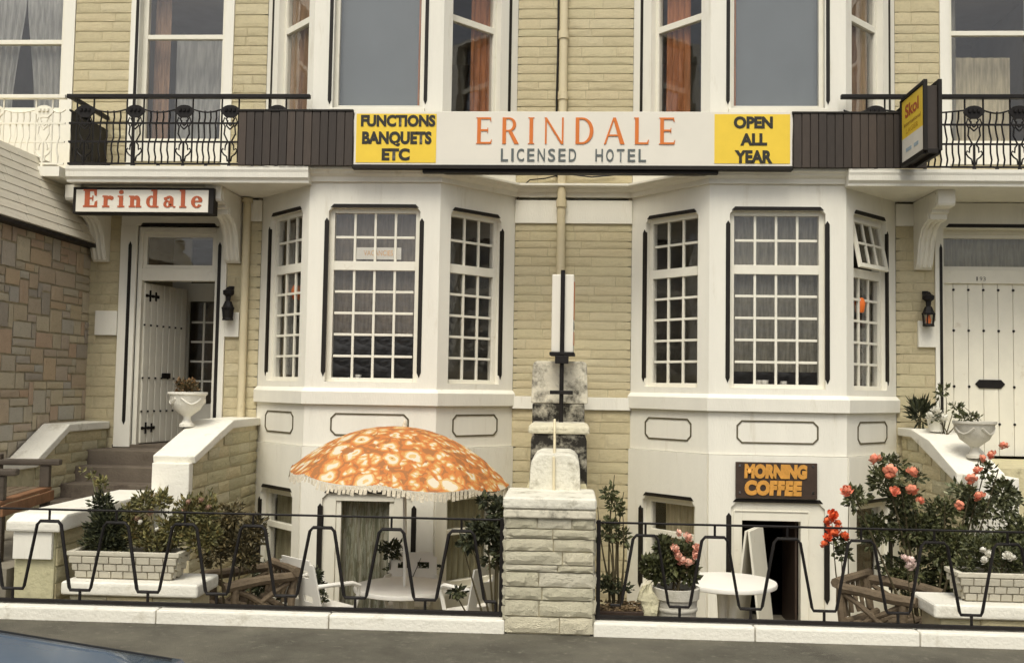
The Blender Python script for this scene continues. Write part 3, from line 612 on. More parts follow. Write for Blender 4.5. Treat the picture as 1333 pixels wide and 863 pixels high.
for i in range(8):
    for z in (.40, .87, 1.58, 2.10): x = .004 + i * .1862; m.lathe([(.017, 0), (.013, .012), (.004, .017)], (0, 0, 0), 8) if 0 else m.prism(lambda u, z_, n: (u, -n, z_), [(x + .016 * math.cos(q * math.pi / 4), z + .016 * math.sin(q * math.pi / 4)) for q in range(8)], .018, .034)
m.build('studs', IRON, leaf2)['kind'] = 'stuff'
m = MB(); m.prism(lambda u, z_, n: (u, -n, z_), [(.45, .905), (.50, .85), (.77, .85), (.82, .905), (.77, .96), (.50, .96)], .02, .04); m.build('letter_plate', IRON, leaf2, .005)
for k_, ch_ in enumerate('193'):
    lettering(ch_, G2, 5.20 + k_ * .042, (5.215 if ch_ == '1' else 5.23) + k_ * .042, 3.335, 3.385, .064, SIGNK, leaf2, -.01, 'house_digit').location = (-4.735, -Y2, -1.12)
m = MB(); m.box(4.7, 6.1, 2.0, 2.05, .9, 4.0); m.box(4.65, 4.7, .35, 2.0, .9, 4); m.box(6.1, 6.15, .35, 2.0, .9, 4); m.box(4.7, 6.1, .35, 2, 4, 4.05); m.build('room', DARK, hotel)

# --- sash windows of the upper storey
def sash(parent, x0, x1, z0, zm, z1, Y=.12, me=PANED):
    F = frame(0, Y, 1, 0); m = MB(); f = .07
    m.fbox(F, x0, x0 + f, z0, z1, -.05, .03); m.fbox(F, x1 - f, x1, z0, z1, -.05, .03); m.fbox(F, x0 + f, x1 - f, zm - .03, zm + .03, -.05, .025); m.fbox(F, x0 + f, x1 - f, z0, z0 + .08, -.05, .03)
    o = m.build('window', WHITE2, parent, .005)
    link('pane', me, o, F((x0 + x1) / 2, (z0 + .08 + zm - .03) / 2, -.02), (.012, 0, .01), (x1 - x0 - 2 * f, 1, zm - z0 - .11)); link('pane', me, o, F((x0 + x1) / 2, (zm + .03 + z1) / 2, -.0), (-.01, 0, -.008), (x1 - x0 - 2 * f, 1, z1 - zm - .03))
    return o
def reveal(parent, x0, x1, z0, z1, w=.12, m_=WHITE):
    m = MB(); m.fbox(FW, x0 - w, x0, z0, z1, -.3, .03); m.fbox(FW, x1, x1 + w, z0, z1, -.3, .03); return m.build('window_surround', m_, parent, .005)
rv = reveal(hotel, -5.74, -4.58, 4.48, ZTOP); sash(hotel, -5.74, -4.58, 5.04, 6.50, ZTOP - .05); MB().fbox(FW, -5.74, -4.58, 4.79, 5.035, -.3, .02).build('window_apron', WHITE, hotel, .006); wall_panel(-5.74, -4.58, 4.48, 4.785)
MB().prism(FW, [(-5.79, 4.6), (-5.75, 4.6), (-5.75, 7.1), (-5.79, 7.1)], -.02, .036).build('painted_chamfer', BLACK, rv)
reveal(hotel, 4.82, 5.9, 4.48, ZTOP); sash(hotel, 4.82, 5.9, 5.04, 6.52, ZTOP - .05); MB().fbox(FW, 4.82, 5.9, 4.79, 5.035, -.3, .02).build('window_apron', WHITE, hotel, .006); wall_panel(4.82, 5.9, 4.48, 4.785)
m = MB(); m.box(-5.9, -4.4, 2.5, 2.55, 4.5, ZTOP); m.box(-5.95, -5.9, .3, 2.5, 4.5, ZTOP); m.box(-4.4, -4.35, .3, 2.5, 4.5, ZTOP); m.box(-5.9, -4.4, .3, 2.5, 4.45, 4.5); m.box(-5.9, -4.4, .3, 2.5, ZTOP, ZTOP + .05); m.build('room', DARK, hotel)
m = MB(); m.box(4.7, 6.1, 2.5, 2.55, 4.5, ZTOP); m.box(4.65, 4.7, .3, 2.5, 4.5, ZTOP); m.box(6.1, 6.15, .3, 2.5, 4.5, ZTOP); m.box(4.7, 6.1, .3, 2.5, 4.45, 4.5); m.box(4.7, 6.1, .3, 2.5, ZTOP, ZTOP + .05); m.build('room', DARK, hotel)
# eaves slab that closes the top of the building out of the frame
MB().box(-6.62, 7.6, .0, 3.7, ZTOP + .06, ZTOP + .3).build('upper_floor_slab', WHITE, hotel)
MB().box(-6.62, 7.6, 3.72, 3.9, -.95, ZTOP + .05).build('rear_wall', CREAMJ, hotel)
# rainwater pipes
m = MB(); m.tube([(-.09, -.07, ZTOP), (-.09, -.07, 1.2)], .055, 12)
for z in (6.4, 5.6, 4.2, 2.6): m.tube([(-.09, -.07, z), (-.09, -.07, z + .10)], .068, 12)
m.build('drain_pipe', PIPE, hotel, 0, True)
m = MB(); m.tube([(-4.19, -.07, 4.28), (-4.19, -.07, 1.40)], .05, 12); m.tube([(-4.19, -.07, 4.24), (-4.19, -.07, 4.29)], .07, 12); m.build('drain_pipe', PIPE, hotel, 0, True)
m = MB(); m.tube([(-4.09, -.06, .95), (-4.07, -.06, -.9)], .045, 10); m.build('waste_pipe', mat('dark_red_brown_pipe', (.10, .06, .045), .6, .15), hotel, 0, True)
m = MB(); m.tube([(-.05, -.06, 4.64), (-.3, -.045, 4.58), (-.5, -.04, 4.56), (-.63, -.03, 4.45), (-.66, -.02, 4.3)], .009, 5); m.tube([(0.0, -.06, 4.63), (.3, -.04, 4.6), (.6, -.04, 4.63)], .009, 5); m.build('cable', BLACK, hotel); MB().tube([(-.165, -.04, ZTOP), (-.16, -.045, 6.3), (-.17, -.04, 5.6), (-.155, -.045, 4.6)], .014, 6).build('cable', BLACK, hotel)

# --- basement openings
FR = bay_frames(CXL)
def basement_window(F, ang, u0, u1, zm, n=-.08, big=False):
    m = MB(); f = .08
    m.fbox(F, u0, u0 + f, -.55, .58, n - .06, n + .03); m.fbox(F, u1 - f, u1, -.55, .58, n - .06, n + .03); m.fbox(F, u0 + f, u1 - f, .50, .58, n - .06, n + .03); m.fbox(F, u0 + f, u1 - f, -.55, -.47, n - .06, n + .04)
    m.fbox(F, u0 + f, u1 - f, zm - .035, zm + .035, n - .05, n + .032)
    o = m.build('window', WHITE2, hotel, .005); panes(o, F, ang, [u0 + f, u1 - f], [-.47, zm - .035], n - .01); panes(o, F, ang, [u0 + f, u1 - f], [zm + .035, .50], n - .01); return o
for (F, L, ang), i in zip(FR, range(3)):
    if i == 1: continue
    u0, u1 = (.24, L - .17) if i == 0 else (.17, L - .24); basement_window(F, ang, u0, u1, .12)
F, L, ang = FR[1]; m = MB(); a, b = L / 2 - .54, L / 2 + .54
m.fbox(F, a, a + .16, -.9, .60, -.10, .0); m.fbox(F, b - .22, b, -.9, .60, -.10, .0); m.fbox(F, a + .16, b - .22, .50, .60, -.10, .0)
m.fbox(F, a + .16, a + .22, -.9, .5, -.09, -.02); m.fbox(F, b - .28, b - .22, -.9, .5, -.09, -.02)
o = m.build('french_window', WHITE2, hotel, .006); panes(o, F, 0, [a + .22, b - .28], [-.88, .5], -.06)
FRR = bay_frames(CXR)
F, L, ang = FRR[0]; basement_window(F, ang, .24, L - .17, .13)
F, L, ang = FRR[2]; o = basement_window(F, ang, .17, L - .24, .13)
# right basement doorway: panelled white case and dark opening with the leaf swung in
F, L, ang = FRR[1]; a, b = L / 2 - .54, L / 2 + .54; m = MB(); da, db = 2.075 - (CXR - HF), 2.75 - (CXR - HF)
m.fbox(F, a, da, -.95, .60, -.12, .0); m.fbox(F, db, b, -.95, .60, -.12, .0); m.fbox(F, da, db, .38, .60, -.12, .0)
m.fbox(F, da - .10, da - .085, -.9, .50, -.02, .012); m.fbox(F, db + .085, db + .10, -.9, .50, -.02, .012); m.fbox(F, da - .085, db + .085, .485, .50, -.02, .012)
bd = m.build('basement_door_case', WHITE2, hotel, .004)
m = MB(); m.box(2.72, 2.748, -.74, -.03, -.9, .36); m.build('basement_door', BOARD, hotel, .004)['label'] = 'dark door leaf swung back inside the doorway'

# ================================================================== curtains, blinds, lamps behind the glass
FL, FRr = bay_frames(CXL), bay_frames(CXR)
def H(F, dn): return lambda u, z, n=0: F(u, z, n + dn)
# upper storey
for cx, FRX, who in ((CXL, FL, 'left'), (CXR, FRr, 'right')):
    F, L, ang = FRX[1]
    fold(L / 2 - .54, L / 2 + .54, 5.24, ZTOP - .06, F, -.20, .002, 2, BLIND, 'plain blue-grey blind drawn down in the %s upper bay\'s wide window' % who, 'roller_blind', cat='blind', group='blinds in the upper bays')
F, L, ang = FL[0]; fold(.36, .80, 5.05, 7.1, F, -.17, .03, 4, CURB, 'brown-orange curtain in the upper left bay, side nearest the plank door', 'curtain')
F, L, ang = FL[2]; fold(.58, .90, 5.05, 7.1, F, -.17, .03, 3, CURO, 'orange curtain beside the open dark light above the letters ER', 'curtain')
F, L, ang = FL[1]; fold(L / 2 + .47, L / 2 + .545, 5.24, 7.1, F, -.16, .01, 2, CURO, 'sliver of orange curtain at the right of the left upper blind', 'curtain')
F, L, ang = FRr[0]; fold(.42, .80, 5.05, 7.1, F, -.17, .035, 4, CURO, 'orange curtain in two folds above the letters LE', 'curtain')
F, L, ang = FRr[1]; fold(L / 2 - .545, L / 2 - .47, 5.24, 7.1, F, -.16, .01, 2, CURO, 'sliver of orange curtain at the left of the right upper blind', 'curtain')
F, L, ang = FRr[2]; fold(.45, .85, 5.05, 7.1, F, -.17, .03, 4, CURB, 'brown curtain in the upper right bay above the slatted cladding', 'curtain')
fold(-5.66, -5.44, 4.5, 7.1, FW, -.30, .02, 3, CURB, 'narrow tan curtain at the left of the window over the entrance', 'curtain')
fold(-5.40, -4.62, 4.5, 6.6, FW, -.42, .015, 5, NETW, 'white net drape hanging inside the window over the entrance', 'net_curtain', drawn=.35)
fold(5.05, 5.75, 4.5, 6.3, FW, -.40, .012, 5, CURC, 'pale tan drape in the upper window right of the projecting sign', 'curtain')
fold(4.88, 5.02, 4.5, 7.1, FW, -.3, .01, 2, NET, 'thin grey drape at the edge of the far right upper window', 'curtain')
# ground floor: nets in the wide windows
F, L, ang = FRr[1]; fold(L / 2 - .52, L / 2 + .52, 2.12, 3.98, F, -.20, .010, 12, NET, 'grey net curtain in the wide window above the morning coffee sign', 'net_curtain')
F, L, ang = FL[1]; fold(L / 2 - .52, L / 2 + .52, 2.5, 3.98, F, -.20, .008, 12, cloth_mat('taupe_half_net', (.34, .29, .23), .4, .1), 'taupe half-length net curtain behind the notice in the left bay', 'net_curtain')
F, L, ang = FL[2]; fold(.19, .32, 2.0, 3.75, F, -.20, .02, 2, NETW, 'white drape in the left bay window facing the stone strip', 'net_curtain')
F, L, ang = FL[0]; fold(.30, .52, 2.0, 3.95, F, -.20, .015, 3, NETW, 'white drape in the left bay window facing the plank door', 'net_curtain')
F, L, ang = FRr[2]; fold(.75, .98, 1.98, 3.3, F, -.20, .015, 3, NETW, 'pale drape behind the window with the tilted top light', 'net_curtain')
# basement curtains
F, L, ang = FL[1]; fold(L / 2 - .38, L / 2 + .30, -.88, .56, F, -.17, .03, 7, CURS, 'striped sage curtain in the basement doorway under the parasol', 'striped_curtain')
F, L, ang = FL[2]; fold(.20, L - .27, -.5, .54, F, -.18, .02, 8, CURG, 'olive-brown curtain in the basement window beside the climbing shrub', 'curtain')
F, L, ang = FL[0]; fold(.30, L - .2, -.5, .54, F, -.18, .02, 7, CURG, 'dull green curtain in the basement window beside the entrance steps', 'curtain')
F, L, ang = FRr[0]; fold(.45, L - .2, -.5, .54, F, -.18, .02, 7, CURC, 'cream and brown striped curtain in the basement window above the pink flowers', 'curtain')
F, L, ang = FRr[2]; fold(.2, L - .27, -.5, .54, F, -.18, .02, 6, cloth_mat('dark_brown_curtain', (.12, .085, .055), .2, 0), 'dark brown curtain in the basement window behind the rose bush', 'curtain')
# orange lamps
def lamp(p, label):
    t = thing('table_lamp', label, 'lamp', p, group='orange lamps in the bays')
    MB().lathe([(.045, 0), (.055, .02), (.07, .12), (.045, .18)], (0, 0, -.02), 16).build('lamp_shade', LAMPO, t, 0, True)
    MB().lathe([(.03, -.04), (.018, -.02), (.016, .0)], (0, 0, 0), 10).build('lamp_stem', BLACK, t, 0, True)
    MB().tube([(0, 0, .16), (0, 0, 1.15)], .006, 6).build('cord', BLACK, t)
lamp(at(386, 388, -.30), 'orange hanging lamp behind the left bay window facing the plank door')
lamp(at(1119, 405, -.42), 'orange hanging lamp behind the window with the tilted top light')
# crockery on the sill
def cup(p, s, label):
    MB().lathe([(.0, 0), (.035, 0), (.03, .015), (.05, .05), (.055, .10), (.05, .10), (.045, .06), (.0, .02)], (0, 0, 0), 14).build('cup', PLAS, None, 0, True).location = p
    o = COL.objects[-1]; o.scale = (s, s, s); tag(o, label, 'cup', 'white crockery on the window sills')
for x, y, s, l in ((986, 500, .9, 'white cup at the left of a close pair on the right bay sill'), (995, 500, .9, 'white cup at the right of a close pair on the right bay sill'), (1020, 500, .8, 'single white cup in the middle of the right bay sill'), (466, 494, .8, 'white cup on the left bay sill below the notice')):
    p = at(x, y, -.70); p.z = 1.93; cup(p, s, l)
for cx, who in ((CXL, 'left'), (CXR, 'right')):
    m = MB(); m.prism(lambda u, z, n: (u, z, n), [(cx - HB + .3, -.08), (cx - HF + .06, -BD + .22), (cx + HF - .06, -BD + .22), (cx + HB - .3, -.08), (cx + HF - .3, -.05), (cx - HF + .3, -.05)], 1.87, 1.925)
    m.build('window_board', WOOD, hotel)
# notice in the left window
F, L, ang = FL[1]
nt_ = thing('window_notice', 'white card notice with orange print hung in the left wide window', 'notice')
p0, p1 = at(462, 322, -.80), at(522, 338, -.80)
Fn = frame(0, -.79, 1, 0); MB().fbox(Fn, p0.x, p1.x, p1.z, p0.z, 0, .006).build('card', SIGNW, nt_)
lettering('VACANCIES', Fn, p0.x + .11, p1.x - .10, p1.z + .045, p0.z - .035, .008, mat('faded_orange_print', (.68, .42, .2), .6, .05), nt_, .01)

# ================================================================== NEIGHBOURING HOUSE
nb = thing('neighbouring_house', 'neighbouring house with coloured stone side wall and white slate skirt roof', 'house')
XS = -6.26; FS = frame(XS, -3.2, 0, 1)      # side wall facing right: u runs back from Y = -3.2
m = MB().box(-9, XS - .04, -3.2, -.0, -.5, 3.66); sw = m.build('side_wall', RUBJ, nb)
pool = stone_pool(RUBBLE, .3); cell = .098; nu, nz_ = int(3.2 / cell), int((3.64 - .3) / cell); used = set(); rr = random.Random(5)
for j in range(nz_):
    for i in range(nu):
        if (i, j) in used: continue
        wmax = 1
        while wmax < 5 and i + wmax < nu and (i + wmax, j) not in used: wmax += 1
        wd = min(wmax, rr.choice((2, 2, 3, 3, 4, 5))); h = 1
        hh = rr.choice((1, 1, 2, 2, 3)) if wd < 4 else rr.choice((1, 2))
        while h < hh and j + h < nz_ and all((i + q, j + h) not in used for q in range(wd)): h += 1
        for q in range(wd):
            for s in range(h): used.add((i + q, j + s))
        if (j + h) * cell + .3 < .9 and i < nu - 6: pass
        link('stone', rr.choice(pool), sw, (XS - .03, -3.2 + (i + wd / 2) * cell * 3.2 / (nu * cell), .3 + (j + h / 2) * cell), (0, 0, R(90)), (wd * cell - .012, .012 * rr.uniform(.6, 1.4), h * cell - .012))
# skirt roof of white-painted slate courses sloping back
Zb, Zt, Xb, Xt = 3.66, 4.62, XS + .10, XS - .30; NC = 9
MB().add([(Xb - .03, -3.2, Zb), (Xb - .03, .0, Zb), (Xt - .03, .0, Zt), (Xt - .03, -3.2, Zt), (-9, -3.2, Zb), (-9, 0, Zb), (-9, 0, Zt), (-9, -3.2, Zt)], [(0, 1, 2, 3), (4, 7, 6, 5), (0, 4, 5, 1), (3, 2, 6, 7), (0, 3, 7, 4), (1, 5, 6, 2)]).build('roof_core', CREAMJ, nb)
sl = MB().box(-.5, .5, -.5, .5, -.5, .5).mesh('slate_course', SLATE, .06)
tilt = math.atan2(Xb - Xt, Zt - Zb)
for i in range(NC):
    t = (i + .5) / NC; y = -3.2 + rr.uniform(0, .5)
    while y < -.02:
        L = min(rr.uniform(.7, 1.3), -.0 - y)
        if i < 1: L = min(L, -.0 - y)
        link('slate', sl, nb, (Xb + (Xt - Xb) * t, y + L / 2, Zb + (Zt - Zb) * t), (0, -tilt - .05, 0), (.045, L - .006, (Zt - Zb) / NC / math.cos(tilt) * .99)); y += L
MB().box(XS - .02, XS + .12, -3.2, 0, Zb - .05, Zb - .008).build('eaves_shadow_strip', BLACK, nb)  # black strip stands in for the shadow line under the overhanging slates
# upper wall and window of the neighbour, with white balcony
wb = MB().fbox(FW, -9, -8.1, 4.0, ZTOP, -.3, 0).fbox(FW, -6.78, -6.63, 4.0, ZTOP, -.3, .02).build('upper_wall', WHITE, nb)
sash(nb, -8.1, -6.78, 5.45, 6.43, ZTOP - .05, .1); MB().fbox(FW, -8.1, -6.78, 4.3, 5.45, -.3, 0).build('apron_wall', WHITE, nb)
m = MB(); m.box(-8.2, -6.65, 2.5, 2.55, 4.5, ZTOP); m.box(-8.25, -8.2, .3, 2.5, 4.5, ZTOP); m.box(-6.65, -6.6, .3, 2.5, 4.5, ZTOP); m.box(-8.2, -6.65, .3, 2.5, 4.45, 4.5); m.box(-8.2, -6.65, .3, 2.5, ZTOP, ZTOP + .05); m.build('room', DARK, nb)
fold(-8.05, -7.42, 5.4, 7.1, FW, -.20, .025, 6, NETW, 'white net curtain on the left of the neighbour\'s window', 'net_curtain', drawn=.25)
fold(-7.42, -6.80, 5.4, 7.1, FW, -.20, .025, 6, NETW, 'white net curtain on the right of the neighbour\'s window', 'net_curtain', drawn=-.25)

# ================================================================== balcony railings
def ornament(m, x, Y, lo=4.55, r=.011):
    """cast-iron lyre panel between two uprights"""
    P = lambda u, z: (x + u, Y, z)
    for s in (-1, 1):
        m.tube([P(s * .105, lo), P(s * .105, 5.33)], r, 5)
        m.tube([P(s * .02, 4.56), P(s * .03, 4.62), P(s * .07, 4.65), P(s * .095, 4.69), P(s * .08, 4.72), P(s * .055, 4.70), P(s * .05, 4.76), P(s * .02, 4.80)], r * .9, 5)
        m.tube([P(s * .02, 4.80), P(s * .07, 4.90), P(s * .06, 4.99), P(s * .09, 5.04), P(s * .07, 5.10), P(s * .03, 5.06), P(s * .045, 5.0), P(0, 4.955)], r * .9, 5)
        m.tube([P(s * .025, 5.12), P(s * .05, 5.08), P(s * .02, 5.02), P(0, 5.0)], r * .8, 5)
    m.tube([P(0, lo - .04), P(0, 4.80)], r * 1.3, 6)
    arc = [(.12 * math.cos(R(180 - q * 18)), 5.17 + .085 * math.sin(R(180 - q * 18))) for q in range(11)]
    m.prism(lambda u, z, n: (x + u, Y + n, z), arc + [(.09, 5.14), (.05, 5.10), (-.05, 5.10), (-.09, 5.14)], -.012, .012)
    for u in (-.05, 0, .05): m.lathe([(.018, -.014), (.018, .02)], (x + u, Y - .016, 5.19), 8)
def railing(parent, x0, x1, Y, orn, mat_, lo=4.53):
    m = MB(); m.box(x0 - .03, x1, Y - .035, Y + .035, 5.335, 5.385); m.build('top_rail', mat_, parent, .008)
    m = MB()
    for z in (lo, 4.80, 5.03): m.box(x0, x1, Y - .008, Y + .008, z - .011, z + .011)
    xs_ = sorted(orn); e = [x0] + xs_ + [x1]
    for i in range(len(e) - 1):                         # festoons between the panels
        a = e[i] + (.11 if i else 0); b = e[i + 1] - (.11 if i < len(e) - 2 else 0)
        if b - a > .08: m.tube([(a + (b - a) * t / 6, Y, 5.20 - .035 * math.sin(math.pi * t / 6)) for t in range(7)], .010, 5)
    m.build('rails', mat_, parent)
    for x in orn:
        m = MB(); ornament(m, x, Y); m.build('lyre_panel', mat_, parent)
    bal = MB().tube([(.010 * math.sin(t * 1.9), -.018 * math.sin(t / 8 * math.pi * 2), (5.185 - lo) * t / 8) for t in range(9)], .0105, 5).mesh('baluster', mat_)
    for i in range(len(e) - 1):
        a = e[i] + (.11 if i else .0); b = e[i + 1] - (.11 if i < len(e) - 2 else 0); k = int((b - a) / .068)
        for q in range(1, k): link('baluster', bal, parent, (a + (b - a) * q / k, Y, lo))
    ft = MB().box(-.016, .016, -.016, .016, -.05, .0).mesh('foot', mat_)
    for x in list(orn) + [(a + b) / 2 for a, b in zip(xs_, xs_[1:])]: link('foot', ft, parent, (x, Y, lo))
YB = -1.02
br = thing('balcony_railing', 'black cast-iron balcony railing above the Erindale doorway sign', 'railing')
ox = [at(p, 180, YB).x for p in (110, 175, 239, 299)]
railing(br, -6.13, at(404, 124, YB).x, YB, ox + [at(362, 124, YB).x], IRON)
m = MB(); m.box(-6.15, -6.10, YB, -.02, 5.335, 5.385); m.build('side_top_rail', IRON, br, .008)
m = MB()
for z in (4.53, 4.80, 5.03, 5.19): m.box(-6.135, -6.115, YB, -.02, z - .011, z + .011)
m.build('side_rails', IRON, br)
bl = MB().tube([(0, .0, 0), (.012, .01, .2), (-.012, .01, .45), (0, 0, .68)], .0115, 5).mesh('baluster', IRON)
for i in range(1, 17): link('baluster', bl, br, (-6.125, YB + i * .06, 4.52))
m = MB()
for t in (.12, .36): ornament(m, 0, 0)
so = m.build('lyre_panel', IRON, br); so.rotation_euler = (0, 0, R(90)); so.location = (-6.125, -.62, 0)
MB().box(-6.118, -6.108, YB + .03, -.05, 4.53, 5.17).build('side_screen', BLACK, br)
br2 = thing('balcony_railing', 'black cast-iron balcony railing to the right of the projecting sign', 'railing')
railing(br2, at(1098, 126, YB).x, 7.4, YB, [at(p, 180, YB).x for p in (1140, 1268, 1327)] + [at(1327, 180, YB).x + .56 * k for k in (1, 2, 3)], IRON)
br3 = thing('balcony_railing', 'white painted balcony railing on the neighbouring house', 'railing')
railing(br3, -8.9, -6.19, YB + .02, [at(56, 160, YB).x, at(56, 160, YB).x - .62, at(56, 160, YB).x - 1.24], WHITE2)
MB().box(-8.9, -6.2, YB - .06, -.01, 4.36, 4.48).build('balcony_floor', WHITE, nb)

# ================================================================== SIGNS
def ribbed(x0, x1, z0, z1, label):
    t = thing('ribbed_panel', label, 'cladding', group='dark ribbed panels beside the signboard'); Y = -1.085
    MB().box(x0, x1, Y, Y + .02, z0, z1).build('backing', DKBROWN, t); MB().box(x0 - .02, x1, Y - .03, Y + .02, z1, z1 + .025).build('top_trim', BLACK, t, .004)
    n = round((x1 - x0) / .098); w_ = (x1 - x0) / n; r_ = MB().prism(lambda u, z, n_: (u, -n_, z), [(-.45, 0), (.45, 0), (.45, 1), (-.45, 1)], 0, .022).mesh('rib', DKBROWN, .006)
    for i in range(n): link('slat', r_, t, (x0 + (i + .5) * w_, Y, z0), None, (w_, rnd(.8, 1.2), z1 - z0))
SX0, SX1, SZ0, SZ1 = -2.575, 2.605, 4.512, 5.158
ribbed(-3.99, SX0 - .015, 4.50, 5.155, 'dark ribbed cladding panel left of the signboard')
ribbed(SX1 + .015, 4.15, 4.50, 5.135, 'dark ribbed cladding panel right of the signboard')
sg = thing('hotel_signboard', 'long cream signboard reading ERINDALE LICENSED HOTEL between yellow panels', 'sign')
YS = -1.10; FSg = frame(0, YS, 1, 0)
MB().box(SX0, SX1, YS, YS + .09, SZ0, SZ1).build('board', SIGNW, sg, .004)
MB().box(SX0 - .012, SX1 + .005, YS - .03, YS + .13, SZ0 - .05, SZ0 - .003).build('bottom_tray', BLACK, sg, .004)
MB().box(SX0 + .83, SX1 - .85, YS + .02, YS + .16, SZ0 - .085, SZ0 - .053).build('support_rail', BLACK, sg, .004)
def SP(x, y): p = at(x, y, YS); return p.x, p.z
yl = MB().fbox(FSg, SX0 + .025, SP(568, 180)[0], SZ0 + .025, SZ1 - .03, -.001, .004).build('yellow_panel', SIGNY, sg)
yr = MB().fbox(FSg, SP(930, 180)[0], SX1 - .025, SZ0 + .03, SZ1 - .03, -.001, .004).build('yellow_panel', SIGNY, sg)
def line(text, x0, x1, y0, y1, m_, bold=.02):
    a, b = SP(x0, (y0 + y1) / 2)[0], SP(x1, (y0 + y1) / 2)[0]; c, d = SP((x0 + x1) / 2, y1)[1], SP((x0 + x1) / 2, y0)[1]
    return lettering(text, FSg, a, b, c, d, .008, m_, sg, bold)
line('FUNCTIONS', 470, 567, 150, 165.5, SIGNK, .052); line('BANQUETS', 471.5, 562, 171.5, 187, SIGNK, .052); line('ETC', 497, 533.5, 193.5, 209.5, SIGNK, .052)
line('OPEN', 955, 1006, 152, 168, SIGNK, .052); line('ALL', 963.5, 998.5, 174, 190, SIGNK, .052); line('YEAR', 956, 1005.5, 196, 213, SIGNK, .052)
a, b = SP(620, 170), SP(879, 170); c, d = SP(750, 188)[1], SP(750, 153.5)[1]
glyph_line('ERINDALE', ROMAN, FSg, a[0], b[0], c, d, .004, SIGNO, sg, .24)
def spaced(text, x0, x1, y0, y1):
    a, b = SP(x0, 202)[0], SP(x1, 202)[0]; c, d = SP((x0 + x1) / 2, y1)[1], SP((x0 + x1) / 2, y0)[1]; n = len(text); wts = [.35 if ch == 'I' else 1 for ch in text]; gp = .42
    tot = sum(wts) + gp * (n - 1); u = a; k = (b - a) / tot
    for ch, wt in zip(text, wts): lettering(ch, FSg, u, u + wt * k, c, d, .008, SIGNG, sg, .012); u += (wt + gp) * k
spaced('LICENSED', 652, 750, 194, 210.5); spaced('HOTEL', 775, 841, 194.5, 211)

es = thing('doorway_sign', 'small white sign reading Erindale in red over the left doorway', 'sign')
YE = -.93; FE = frame(0, YE, 1, 0); e0, e1 = at(98, 245, YE), at(271, 277, YE)
MB().box(e0.x - .025, e1.x + .06, YE + .002, YE + .16, e1.z - .02, e0.z + .012).build('sign_case', BLACK, es, .006)
MB().fbox(FE, e0.x + .02, e1.x, e1.z + .0, e0.z - .02, -.001, .012).build('sign_face', SIGNW, es, .003)
a, b = at(109, 262, YE), at(264, 262, YE); c, d = at(185, 270.5, YE).z, at(185, 247.5, YE).z
glyph_line('Erindale', FAT, FE, a.x, b.x, c, d, .013, SIGNR, es, .16)

ps = thing('projecting_sign', 'yellow and white box sign projecting from the right balcony', 'sign')
X0, X1, Ya, Yb, Z0, Z1 = 3.825, 4.02, -1.16, -1.92, 4.51, 5.27
MB().box(X0 + .02, X1 - .02, Yb + .03, Ya, Z0 + .02, Z1 - .04).build('sign_case', DKBROWN, ps, .004)
m = MB()
for x in (X0, X1 - .04):
    m.box(x, x + .04, Yb - .01, Yb + .03, Z0, Z1 + .02); m.box(x, x + .04, Ya - .02, Ya + .02, Z0, Z1); m.box(x, x + .04, Yb + .03, Ya - .02, Z0 - .03, Z0 + .02); m.box(x, x + .04, Yb + .03, Ya - .02, Z1 - .02, Z1 + .02)
m.box(X0 + .04, X1 - .04, Yb - .005, Yb + .03, Z0 - .03, Z0 + .02)
m.build('sign_frame', BLACK, ps, .004)
FP = frame(X0 + .018, Ya, 0, -1)                                            # face looking left
def FPn(u, z, n=0): return (X0 + .018 - n, Ya - u, z)
Wf = Ya - Yb - .05
MB().fbox(FPn, .03, Wf, Z0 + .03 + .26, Z1 - .03, 0, .006).build('yellow_panel', SIGNY, ps)
MB().fbox(FPn, .03, Wf, Z0 + .03, Z0 + .03 + .26, 0, .0055).build('white_panel', SIGNW, ps)
lettering('Skol', FPn, .14, .58, 5.02, 5.17, .009, SIGNR, ps, .03)
lettering('International', FPn, .10, .64, 4.925, 4.97, .009, mat('brown_print', (.30, .16, .03), .5, .05), ps, .01)
lettering('LAGER', FPn, .17, .56, 4.835, 4.895, .009, mat('dull_gold_print', (.55, .33, .03), .5, .05), ps, .01)
m = MB()
for u0, u1 in ((.16, .34), (.42, .56)): MB().fbox(FPn, u0, u1, 4.63, 4.67, .0, .008).build('blue_print', SIGNB, ps)
MB().tube([(X0 + .03, Ya - .005, 5.2), (X0 + .03, -.9, 5.2)], .02, 6).build('bracket', BLACK, ps)

mc = thing('coffee_sign', 'dark wooden board reading MORNING COFFEE in amber letters above the basement door', 'sign')
YM = -.975; FM = frame(0, YM, 1, 0); a, b = at(958, 601, YM), at(1064, 650, YM)
MB().fbox(FM, a.x, b.x, b.z, a.z, -.035, 0).build('board', BOARD, mc, .004)
def ML(t, x0, x1, y0, y1): 
    p, q = at(x0, (y0 + y1) / 2, YM), at(x1, (y0 + y1) / 2, YM); lettering(t, FM, p.x, q.x, at((x0 + x1) / 2, y1, YM).z, at((x0 + x1) / 2, y0, YM).z, .010, AMBER, mc, .075, shear=.05)
ML('MORNING', 968.5, 1050, 604, 623); ML('COFFEE', 968.5, 1043, 625, 645)
m = MB()
for x, y in ((963, 605.5), (1058.5, 607), (963, 640.5), (1058.5, 641.5)): p = at(x, y, YM); m.fbox(FM, p.x - .012, p.x + .012, p.z - .012, p.z + .012, -.002, .006)
m.build('screw_heads', CHROME, mc)

